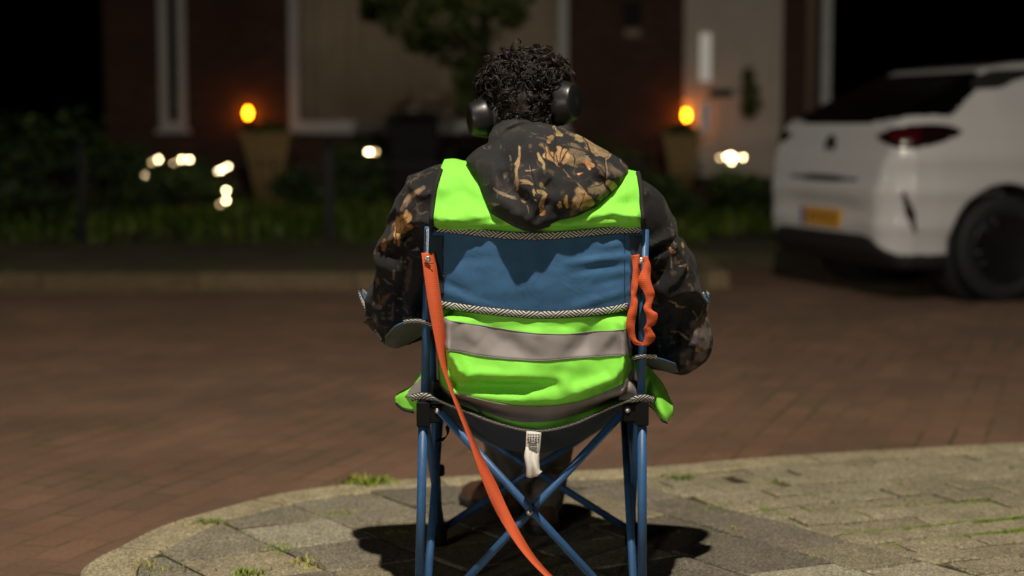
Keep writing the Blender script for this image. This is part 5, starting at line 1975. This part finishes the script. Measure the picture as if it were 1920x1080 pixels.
def plants():
    gx = lambda px, Y: P(px, 300, Y).x
    # young street tree in front of the window, its trunk behind the sitting person
    tx, ty = gx(930, 15.5), 15.5
    t = thing('garden_tree', (tx, ty, .12), 'small leafy tree standing in the garden in front of the wide window', 'tree')
    tr = MB()
    tr.tube(curve([(tx, ty, .05), (tx + .03, ty, .8), (tx - .05, ty + .03, 1.5), (tx - .12, ty, 2.3), (tx - .1, ty, 3.2)], 16), .05, 10, True, [.06 - .0028 * k for k in range(16)])
    rg = random.Random(4)
    cen = []
    for px, py, w, h in ((720, -10, 50, 30), (770, 40, 60, 40), (830, 30, 60, 60), (860, 90, 46, 50), (880, 140, 34, 46), (800, 80, 40, 30), (900, 40, 60, 50), (940, -10, 60, 40), (830, -30, 90, 50), (700, 20, 26, 20), (960, 30, 30, 26), (880, 190, 26, 40)):
        c = P(px, py, ty + rg.uniform(-.35, .35))
        cen.append((tuple(c), (w / 206, .28, h / 206)))
        tr.tube(curve([(tx - .08, ty, 1.5 + rg.uniform(0, .9)), ((tx + c.x) / 2, (ty + c.y) / 2, max(1.6, c.z + .1)), tuple(c)], 8), .014, 6, True, [.018 - .0017 * k for k in range(8)])
    tr.build('trunk', M['bark'], t, True)
    foliage('crown', t, cen, 2300, .055, M['leaf'], 9, .35)
    # hedge on the far left, and shrubs along the foot of the house
    for k, (px, Y, w, top, label) in enumerate(((-30, 15.2, 1.5, 195, 'dark hedge shrub at the left edge of the garden, cut by the picture edge'), (80, 15.4, 1.4, 205, 'broad dark shrub behind the left end of the fence'), (190, 16.0, 1.0, 262, 'low rounded shrub left of the narrow window'),
                                          (290, 17.0, 1.0, 290, 'dark shrub below the narrow window, dotted with small lights'), (380, 16.6, .7, 318, 'small dark shrub between the narrow window and the left planter'), (600, 17.2, 1.0, 300, 'dark shrub below the left end of the wide window'), (690, 17.5, .8, 262, 'shrub left of the black wheelie bin'),
                                          (850, 16.8, .9, 250, 'shrub right of the black wheelie bin, behind the person'), (1010, 16.6, 1.2, 262, 'dark shrub behind the shoulders of the sitting person'), (1160, 16.8, 1.1, 262, 'shrub left of the right-hand planter'), (1215, 15.4, .9, 330, 'low shrub in front of the right-hand planter'), (1400, 16.5, .8, 320, 'low shrub in front of the front door'))):
        x = gx(px, Y)
        z1 = P(px, top, Y).z
        shrub(x, Y, w, z1 - .12, 900, label, seed=20 + k, hue=.3 if k < 3 else .42, m='leaf_dark' if k != 1 else 'leaf_dark')
    # climbing plant hung on the door
    x, zc = gx(1406, HY - .12), P(1406, 172, HY - .12).z
    t = thing('hanging_plant', (x, HY - .1, zc - .3), 'trailing green plant hanging on the right half of the cream front door', 'plant')
    cen = [((x - .02, HY - .10, zc + .17), (.07, .05, .10)), ((x, HY - .10, zc), (.10, .06, .12)), ((x + .03, HY - .1, zc - .14), (.13, .06, .10)), ((x - .01, HY - .1, zc - .2), (.10, .05, .08))]
    foliage('foliage', t, cen, 260, .04, M['leaf_dark'], 77, .5)
    MB().tube(curve([(x, HY + .055, zc + .3), (x, HY - .08, zc + .24), (x, HY - .1, zc)], 8), .006, 6).build('stem', M['bark'], t)


plants()


def window_plant():
    Y = HY + .22
    c = P(334, 238, Y)
    t = thing('pot_plant', (c.x, Y, c.z), 'dark pot plant on the inner sill of the narrow window', 'plant')
    MB().lathe([(.035, 0), (.05, .09), (.053, .095), (.045, .095), (0, .085)], 16, Matrix.Translation(Vector((c.x, Y, c.z)))).build('pot', M['planter'], t, True)
    foliage('foliage', t, [((c.x, Y, c.z + .22), (.07, .06, .12)), ((c.x + .01, Y, c.z + .42), (.06, .06, .14)), ((c.x - .01, Y, c.z + .6), (.04, .05, .1))], 180, .045, M['leaf_dark'], 55, .3)
    MB().tube(curve([(c.x, Y, c.z + .08), (c.x + .01, Y, c.z + .3), (c.x, Y, c.z + .62)], 6), .006, 5).build('stem', M['bark'], t, True)


window_plant()


def planters():
    for k, (px, label, lab2) in enumerate(((505, 'tall tapered tan planter beside the narrow window, below the left orange lamp', ''), (1276, 'tall tapered tan planter beside the cream front door, below the right orange lamp', ''))):
        Y = 18.3 if k == 0 else 18.5
        x = P(px, 300, Y).x
        zt, zb = P(px, 248 if k == 0 else 252, Y).z, P(px, 383 if k == 0 else 372, Y).z
        w = 96 * Y / FPX / 2 if k == 0 else 74 * Y / FPX / 2
        t = thing('planter', (x, Y, zb), label, 'planter', 'tapered planters in front of the house')
        mb = MB()
        prof = [(.42, 0), (.46, .02), (.64, .35), (.86, .75), (.97, .92), (1.06, .93), (1.06, 1.0), (.96, 1.0), (.94, .90), (0, .90)]
        vs, fs = [], []
        n = 4
        for r_, h in prof:
            for sx, sy in ((-1, -1), (1, -1), (1, 1), (-1, 1)):
                vs.append((x + sx * w * r_ * .95, Y + sy * w * r_ * .95, zb + (zt - zb) * h))
        for i in range(len(prof) - 1):
            for a in range(4):
                b = (a + 1) % 4
                fs.append((i * 4 + a, i * 4 + b, i * 4 + 4 + b, i * 4 + 4 + a))
        mb.add(vs, fs)
        # vertical ribs of the weave
        mb.build('pot', M['planter'], t)
        rb = MB()
        for q in range(-5, 6):
            f = q / 5.5
            rb.tube([(x + f * w * .44, Y - w * .44, zb + .03), (x + f * w * .90, Y - w * .90, zb + (zt - zb) * .92)], .008, 5)
        rb.build('ribs', M['planter'], t, True)
        foliage('foliage', t, [((x, Y, zt + .03), (w * .8, w * .8, .07))], 160, .05, M['leaf_dark'], 90 + k, .4)


planters()


def bin_and_fence():
    x, Y = P(777, 300, 16.4).x, 16.4
    zb, zt = .13, P(777, 214, 16.4).z
    w, d = .225, .27
    t = thing('wheelie_bin', (x, Y, zb), 'black wheelie bin standing in the garden under the wide window', 'bin')
    mb = MB()
    vs = []
    for k, z in ((.80, zb + .03), (1.0, zt - .07)):
        vs += [(x - w * k, Y - d * k, z), (x + w * k, Y - d * k, z), (x + w * k, Y + d * k, z), (x - w * k, Y + d * k, z)]
    mb.add(vs, [(3, 2, 1, 0), (4, 5, 6, 7), (0, 1, 5, 4), (1, 2, 6, 5), (2, 3, 7, 6), (3, 0, 4, 7)])
    mb.box((x - w * 1.05, Y - d * 1.06, zt - .10), (x + w * 1.05, Y + d * 1.0, zt - .069), .008)
    mb.build('bin_body', M['bin'], t)
    rows = [[(x + w * 1.08 * a, Y - d * 1.12 + 2.2 * d * q, zt - .055 + .05 * math.sin(q * 2.4) + .012 * (1 - a * a)) for a in [-1 + k / 4 for k in range(9)]] for q in [k / 8 for k in range(9)]]
    sheet(rows, .02).build('lid', M['bin'], t, True)
    for s in (-1, 1):
        MB().lathe([(.03, -.02), (.095, -.02), (.1, 0), (.095, .02), (.03, .02)], 20, rotM((x + s * w * .9, Y + d * .75, zb + .1), (1, 0, 0))).build('wheel', M['tyre'], t, True)
    MB().tube(curve([(x - w * .8, Y + d * .95, zt - .1), (x - w * .8, Y + d * 1.3, zt - .06), (x + w * .8, Y + d * 1.3, zt - .06), (x + w * .8, Y + d * .95, zt - .1)], 16), .014, 8).build('handle', M['bin'], t, True)
    # garden fence of thin iron bars with posts
    FY = 13.82
    x0, x1 = -6.0, 1.05
    t = thing('garden_fence', ((x0 + x1) / 2, FY, .1), 'low dark iron fence with thin upright bars in front of the garden', 'fence')
    mb = MB()
    k = x0
    zt = .74
    while k < x1:
        mb.tube([(k, FY, .1), (k, FY, zt + .06)], .0045, 6)
        k += .11
    mb.build('bars', M['iron'], t, True)
    for z in (.18, zt):
        MB().box((x0, FY - .008, z - .018), (x1, FY + .008, z - .006)).build('rail', M['iron'], t)
    for px in (-320, 152, 617, 1045):
        xx = P(px, 300, FY).x
        MB().box((xx - .035, FY - .034, .1), (xx + .035, FY + .034, .86), .004).lathe([(.0, -.03), (.03, -.02), (.042, .01), (.03, .042), (0, .052)], 14, Matrix.Translation(Vector((xx, FY, .88)))).build('post', M['iron'], t)


bin_and_fence()


def lamps():
    # flame-coloured wall lamps
    for k, (px, py, label) in enumerate(((465, 212, 'glowing orange lamp on the brick wall between the two windows'), (1287, 216, 'glowing orange lamp on the brick wall beside the cream front door'))):
        Y = HY - .13
        c = P(px, py, Y)
        t = thing('wall_lamp', (c.x, HY, c.z - .1), label, 'lamp', 'orange wall lamps on the house')
        MB().lathe([(.0, -.056), (.022, -.045), (.031, -.01), (.029, .025), (.016, .052), (0, .056)], 18, Matrix.Translation(c)).build('flame_globe', M['lamp_orange'], t, True)
        b = MB().lathe([(.050, -.092), (.052, -.066), (.03, -.062)], 18, Matrix.Translation(c))
        b.tube(curve([(c.x, Y, c.z - .085), (c.x, Y + .06, c.z - .12), (c.x, HY - .002, c.z - .11)], 8), .012, 8)
        b.lathe([(.045, 0), (.05, .012), (.02, .015)], 18, rotM((c.x, HY - .001, c.z - .11), (0, -1, 0)))
        b.build('bracket', M['iron'], t, True)
    # clusters of small garden bulbs
    sets = (
        ('string of small white garden lights in the shrub below the narrow window', [(274, 328, 1), (284, 304, 0), (297, 299, 1), (326, 307, 0), (341, 299, 1), (355, 299, 1)], 16.6),
        ('bunch of white garden lights between the narrow window and the left planter', [(410, 321, 1), (416, 318, 1), (427, 312, 1), (424, 357, 1), (424, 376, 1), (412, 383, 0)], 16.2),
        ('pair of warm garden lights left of the black wheelie bin', [(690, 285, 1), (694, 285, 1), (704, 285, 0)], 16.8),
        ('bunch of white garden lights in front of the cream front door', [(1350, 296, 0), (1363, 294, 1), (1370, 291, 1), (1376, 295, 1), (1372, 303, 1), (1393, 295, 1)], 16.3))
    for si, (label, bl, Y) in enumerate(sets):
        pts = [P(a, b, Y + random.uniform(-.1, .1)) for a, b, _ in bl]
        mx = sum(p.x for p in pts) / len(pts)
        t = thing('string_lights', (mx, Y, .14), label, 'lights', 'small garden lights in the front garden')
        for (a, b, br), p in zip(bl, pts):
            MB().lathe([(0, -.013), (.009, -.009), (.0135, 0), (.009, .009), (0, .013)], 10, Matrix.Translation(p)).build('bulb', M['bulb' if br else 'bulb_dim'], t, True)
        w = MB()
        w.tube(curve([(mx, Y + .1, .14)] + [tuple(p + Vector((0, .012, -.012))) for p in pts], 40), .003, 5)
        w.build('wire', M['black'], t, True)
    # pale round ornament on the sill of the wide window
    c = P(770, 205, 17.2)
    t = thing('garden_ornament', (c.x, 17.2, .14), 'small pale ball on a thin stake above the black wheelie bin', 'ornament')
    MB().lathe([(0, -.055), (.035, -.042), (.055, 0), (.035, .042), (0, .055)], 16, Matrix.Translation(c)).build('ball', M['tag'], t, True)
    MB().tube([(c.x, 17.2, .12), (c.x, 17.2, c.z - .054)], .008, 6).build('stake', M['iron'], t)


lamps()

# ================================================================== CAR
def car():
    TH = R(73)
    fw = Vector((math.sin(TH), math.cos(TH), 0))
    lf = Vector((-math.cos(TH), math.sin(TH), 0))
    wheel = Vector((P(1882, 565, 10.06).x, 10.06, 0))
    org = wheel - fw * .75 + lf * .86
    t = thing('parked_car', org, 'white hatchback car parked across the street, seen from its rear right corner', 'car', None, math.atan2(fw.y, fw.x))
    LOCAL.add(t.name)
    h = .0145
    f = Field((-.08, -.98, .1), (4.14, .98, 1.54), h)
    X, Y, Z = f.all()
    prof_top = [(-.02, .60), (.0, .78), (.035, .86), (.06, 1.02), (.12, 1.075), (.36, 1.20), (.66, 1.335), (.78, 1.395), (1.0, 1.425), (1.4, 1.455), (1.8, 1.47), (2.25, 1.42), (2.7, 1.22), (3.0, 1.06), (3.3, .99), (3.7, .90), (3.95, .78), (4.06, .60), (4.08, .4)]
    xs, zs = zip(*prof_top)
    x2, z2 = np.broadcast_arrays(X[:, 0, :], Z[:, 0, :])
    poly = [(-.0, .30), (-.015, .5)] + prof_top + [(4.05, .25), (3.9, .2), (.12, .2)]
    dp = poly_sd(x2, z2, poly)[:, None, :]
    wx = np.interp(X[:, 0, 0], [-.05, 0, .06, .15, .30, .5, .75, 1.2, 2.8, 3.3, 3.8, 4.0, 4.1], [.66, .735, .80, .845, .866, .876, .883, .875, .875, .88, .82, .70, .5])[:, None, None]
    tz = np.interp(Z[0, 0, :], [.15, .3, .45, .65, .88, .96, 1.05, 1.2, 1.35, 1.46, 1.55], [.93, .965, .985, 1.0, .995, .97, .915, .80, .69, .57, .45])[None, None, :]
    # rear hatch narrows more than the flanks
    nar = 1 - .10 * np.clip((.75 - X) / .75, 0, 1) * np.clip((Z - .95) / .35, 0, 1)
    dw = np.abs(Y) - wx * tz * nar
    k = .055
    hh = np.clip(0.5 - 0.5 * (dp - dw) / k, 0, 1)
    F = dp + (dw - dp) * hh + k * hh * (1 - hh)
    # waist crease above the rear wheel, hatch recesses
    F = F - .012 * np.exp(-((Z - .93) / .05) ** 2) * np.clip((np.abs(Y) - .6) / .1, 0, 1) * np.exp(-((X - .8) / .6) ** 2)
    fade = np.clip((.62 - X) / .2, 0, 1)
    F = F - .013 * np.exp(-((Z - .655) / .05) ** 2) * fade - .011 * np.exp(-((Z - .845) / .045) ** 2) * np.clip((1.6 - X) / .5, 0, 1) - .012 * np.exp(-((Z - .45) / .05) ** 2) * fade
    F = F + .014 * np.exp(-((Z - .52) / .085) ** 4) * np.exp(-(Y / .46) ** 6) * np.clip((.2 - X) / .1, 0, 1)
    F = F - .012 * np.exp(-((Z - 1.06) / .022) ** 2) * np.clip((.3 - X) / .1, 0, 1) * np.exp(-(Y / .7) ** 6)
    F = F + .006 * np.exp(-((Z - .80) / .008) ** 2) * np.clip((.2 - X) / .1, 0, 1) * np.exp(-(Y / .62) ** 8)
    arch = 9.0
    for cx in (.75, 3.29):
        d2 = np.hypot(X - cx, Z - .325) - .375
        cut = np.maximum(d2, .52 - np.abs(Y))
        F = np.maximum(F, -cut)
    base = F.astype(np.float32)
    f.F = np.maximum(base, .26 - Z)
    link('body', f.mesh('body'), M['car_paint'], t)
    def piece(name, m, region, off, parent=t):
        f.F = np.maximum(base - off, region).astype(np.float32)
        return link(name, f.mesh(name), m, parent)
    aY = np.abs(Y)
    # black lower bumper and sills
    yb = np.interp(aY[0, :, 0], [0, .52, .62, .78, .9], [.40, .40, .385, .30, .29])[None, :, None]
    rear = np.maximum(Z - yb, X - .55)
    piece('bumper', M['car_black'], np.maximum(rear, .17 - Z), .004)
    piece('sill', M['car_black'], np.maximum(np.maximum(Z - .285, .17 - Z), np.maximum(.56 - X, X - 3.9)), .004)
    # rear window with its dark surround
    b = piece('rear_window', M['car_glass'], np.maximum(np.maximum(poly_sd(*np.broadcast_arrays(Y[0, :, :] * 1.0, Z[0, :, :] * 1.0), [(-.76, 1.095), (-.745, 1.16), (-.70, 1.26), (-.64, 1.325), (-.54, 1.368), (.54, 1.368), (.64, 1.325), (.70, 1.26), (.745, 1.16), (.76, 1.095), (.40, 1.05), (-.40, 1.05)])[None, :, :], X - 1.05), X - .40 - (Z - 1.06) * 1.35), .004)
    # black roof edge running from the rear window above the doors, and the side windows
    sw = poly_sd(x2, z2, [(1.05, 1.02), (1.02, 1.10), (1.12, 1.22), (1.26, 1.315), (1.45, 1.355), (1.9, 1.36), (2.25, 1.31), (2.55, 1.17), (2.78, 1.01)])[:, None, :]
    for s in (-1, 1):
        piece('side_window', M['car_glass'], np.maximum(sw, .3 - s * Y), .004)
        bandp = poly_sd(x2, z2, [(.60, 1.26), (.66, 1.33), (.80, 1.375), (.98, 1.385), (1.35, 1.40), (1.9, 1.405), (2.2, 1.36), (2.2, 1.33), (1.9, 1.378), (1.35, 1.365), (1.0, 1.325), (.78, 1.25)])[:, None, :]
        piece('roof_edge', M['car_black'], np.maximum(bandp, .25 - s * Y), .005)
        # tail lamp wrapped round the corner
        q = np.maximum(X, 0) + aY
        u = np.interp(q[:, :, 0].ravel(), [.60, .66, .78, .95, 1.10, 1.22, 1.30], [.985, 1.0, 1.03, 1.05, 1.055, 1.04, 1.005]).reshape(q.shape)
        lo = np.interp(q[:, :, 0].ravel(), [.60, .70, .85, 1.0, 1.15, 1.25, 1.30], [.975, .935, .905, .905, .935, .97, 1.0]).reshape(q.shape)
        reg = np.maximum(np.maximum(Z - u, lo - Z), np.maximum(np.maximum(.60 - q, q - 1.30), np.maximum(.05 - s * Y, X - .6)))
        lamp = piece('tail_lamp', M['lamp_dark'], reg, .006)
        reg2 = np.maximum(np.maximum(Z - u + .025, lo + .035 - Z), np.maximum(np.maximum(.70 - q, q - 1.02), np.maximum(.05 - s * Y, X - .6)))
        piece('red_lens', M['lamp_red'], reg2, .009, lamp)
        # upright reflector slit in the bumper corner
        zc = (Z - .54) / .135
        ww = .036 * (1 - np.abs(zc)) + .010
        qq = q - (.955 - .05 * zc)
        reg = np.maximum(np.maximum(np.abs(zc) - 1, np.abs(qq) / 1 - ww), np.maximum(.05 - s * Y, X - .5))
        rf = piece('reflector', M['lamp_dark'], np.maximum(reg, -9), .006)
        reg = np.maximum(np.maximum(np.abs(zc + .15) - .55, np.abs(qq - .004) - ww * .55), np.maximum(.05 - s * Y, X - .5))
        piece('red_lens', M['lamp_red'], reg, .008, rf)
    # handle recess above the number plate
    piece('plate_recess', M['car_black'], np.maximum(np.maximum(np.abs(Z - .715) - .028 + .012 * np.clip(aY / .5, 0, 1), aY - .46 + (Z - .715) * -.8), X - .3), .003)
    # windscreen
    piece('windscreen', M['car_glass'], np.maximum(np.maximum(poly_sd(*np.broadcast_arrays(Y[0, :, :] * 1.0, Z[0, :, :] * 1.0), [(-.70, 1.06), (-.56, 1.40), (.56, 1.40), (.70, 1.06)])[None, :, :], 2.05 - X), -9), .003)
    for s in (-1, 1):
        piece('headlight', M['chrome'], np.maximum(np.maximum(np.abs(Z - .74) - .06, np.maximum(3.6 - X, .42 - s * Y)), -9), .004)
    # number plate
    px_ = .004
    def quad_plate(y0, y1, z0, z1, x, th, m, nm, parent=t):
        return MB().box((x, y0, z0), (x + th, y1, z1), .002).build(nm, m, parent)
    zc = .475
    pl = quad_plate(-.26, .26, zc - .056, zc + .056, -.022, .012, M['plate'], 'number_plate')
    quad_plate(.212, .258, zc - .052, zc + .052, -.0245, .004, M['plate_blue'], 'country_band', pl)
    for i, y in enumerate((.15, .10, .045, -.02, -.07, -.125, -.18)):
        mk = MB()
        mk.box((-.0235, y - .014, zc - .028), (-.0215, y - .006, zc + .028))
        mk.box((-.0235, y + .006, zc - .026 + .02 * (i % 2)), (-.0215, y + .014, zc + .028))
        if i % 3: mk.box((-.0235, y - .006, zc + .018), (-.0215, y + .006, zc + .028))
        else: mk.box((-.0235, y - .006, zc - .004), (-.0215, y + .006, zc + .006))
        mk.build('plate_character', M['print'], pl)
    # round badge and small lettering below it
    jz = int(round((.915 - .1) / h))
    jy = int(round(.98 / h))
    bx = float(f.ax[0][np.argmax(base[:, jy, jz] < 0)]) - .008
    jz2 = int(round((.815 - .1) / h))
    bx2 = float(f.ax[0][np.argmax(base[:, jy, jz2] < 0)]) - .006
    bd = MB().lathe([(0, -.002), (.066, -.002), (.070, .004), (.068, .012), (.052, .013), (.050, .008), (0, .008)], 28, rotM((bx + .006, 0, .915), (-1, 0, .14)))
    badge = bd.build('badge', M['car_black'], t, True)
    z0 = .915
    MB().add([(bx - .008, -.046, z0 + .008), (bx - .008, -.004, z0 + .008), (bx - .008, .010, z0 - .012), (bx - .008, .046, z0 - .010), (bx - .004, .046, z0 - .002), (bx - .004, .006, z0 - .002), (bx - .004, -.010, z0 + .016), (bx - .004, -.046, z0 + .016)], [(0, 1, 2, 3, 4, 5, 6, 7)])
    lt = MB()
    for i, y in enumerate((.085, .043, 0, -.043, -.085)):
        for a, b in (((-.013, .013), (-.010, -.011)), ((.010, .013), (.013, -.011)), ((-.013, .013), (.013, .011))):
            lt.tube([(bx2, y + a[0], .815 + a[1]), (bx2, y + b[0], .815 + b[1])], .0032, 5)
    lt.build('lettering', M['chrome'], t)
    # wheels
    for cx in (.75, 3.29):
        for s in (-1, 1):
            cy = s * .775
            Mx = rotM((cx, cy, .318), (0, s, 0))
            ty = MB().lathe([(.205, -.09), (.27, -.10), (.305, -.09), (.318, -.06), (.318, .06), (.305, .088), (.27, .098), (.225, .09), (.205, .08)], 44, Mx)
            w = ty.build('wheel', M['tyre'], t, True)
            rm = MB().lathe([(.205, .086), (.212, .09), (.21, .06), (.19, .03), (.05, .045), (.03, .075), (0, .078)], 36, Mx)
            for q in range(10):
                a = 2 * math.pi * q / 10 + (.12 if q % 2 else -.12)
                d = Vector((math.cos(a), math.sin(a), 0))
                rm.tube([Mx @ (d * .03 + Vector((0, 0, .07))), Mx @ (d * .12 + Vector((0, 0, .075))), Mx @ (d * .205 + Vector((0, 0, .082)))], .011, 6)
            rm.build('rim', M['rim'], w, True)
            # inner wheel house
            MB().lathe([(.372, -.30), (.372, .06), (.366, .06), (.366, -.29), (0, -.29)], 36, rotM((cx, s * .80, .325), (0, s, 0))).build('wheel_house', M['car_black'], t, True)
    # underside
    MB().box((.3, -.70, .19), (3.8, .70, .24)).build('underbody', M['car_black'], t)
    for s in (-1, 1):
        MB().lathe([(0, -.06), (.05, -.05), (.075, 0), (.05, .05), (0, .06)], 16, rotM((2.55, s * .97, 1.0), (1, 0, 0))).build('mirror', M['car_paint'], t, True)


car()

# ================================================================== LIGHT
w = bpy.data.worlds.new('World')
scene.world = w
w.use_nodes = True
nt = w.node_tree
sky = nt.nodes.new('ShaderNodeTexSky')
sky.sky_type = 'NISHITA'
sky.sun_disc = False
sky.sun_elevation = R(-7)
sky.sun_rotation = R(180)
nt.links.new(sky.outputs[0], nt.nodes['Background'].inputs['Color'])
nt.nodes['Background'].inputs['Strength'].default_value = 0.05

L = bpy.data.lights.new('unseen_lamp', 'SPOT')  # main street lamp, standing high out of view
L.spot_size = R(170)
L.spot_blend = 1.0
L.energy = 1950
L.color = (1.0, 0.90, 0.75)
L.shadow_soft_size = 0.07
lo = bpy.data.objects.new('unseen_lamp', L)
lo.location = (0.10, 1.20, 6.4)
lo.rotation_euler = Vector((-.30, .30, -.92)).to_track_quat('-Z', 'Y').to_euler()
C.objects.link(lo)

# unseen spots, added and aimed at the parked car for glints and whiter paint
for lx, ly, lz, e in ((-9.0, -13.0, 5.6, 800), (8.0, -20.0, 5.6, 1300), (-24.0, -2.0, 5.6, 1000), (-16.0, -24.0, 5.6, 1400), (2.0, -17.0, 3.4, 700), (-5.0, -9.0, 2.6, 350), (-26.0, 6.5, 5.4, 900)):
    l2 = bpy.data.lights.new('unseen_lamp', 'SPOT')
    l2.spot_size, l2.spot_blend = R(17), .5
    l2.energy, l2.color, l2.shadow_soft_size = e, (1.0, 0.92, 0.80), 0.12
    o2 = bpy.data.objects.new('unseen_lamp', l2)
    o2.location = (lx, ly, lz)
    o2.rotation_euler = (Vector((3.6, 9.8, .8)) - Vector((lx, ly, lz))).to_track_quat('-Z', 'Y').to_euler()
    C.objects.link(o2)

vs_ = scene.view_settings
vs_.view_transform = 'Standard'
vs_.look = 'None'
vs_.exposure = 0
vs_.gamma = 1
scene.cycles.use_denoising = True
scene.cycles.max_bounces = 6
scene.cycles.sample_clamp_indirect = 6
scene.render.film_transparent = False
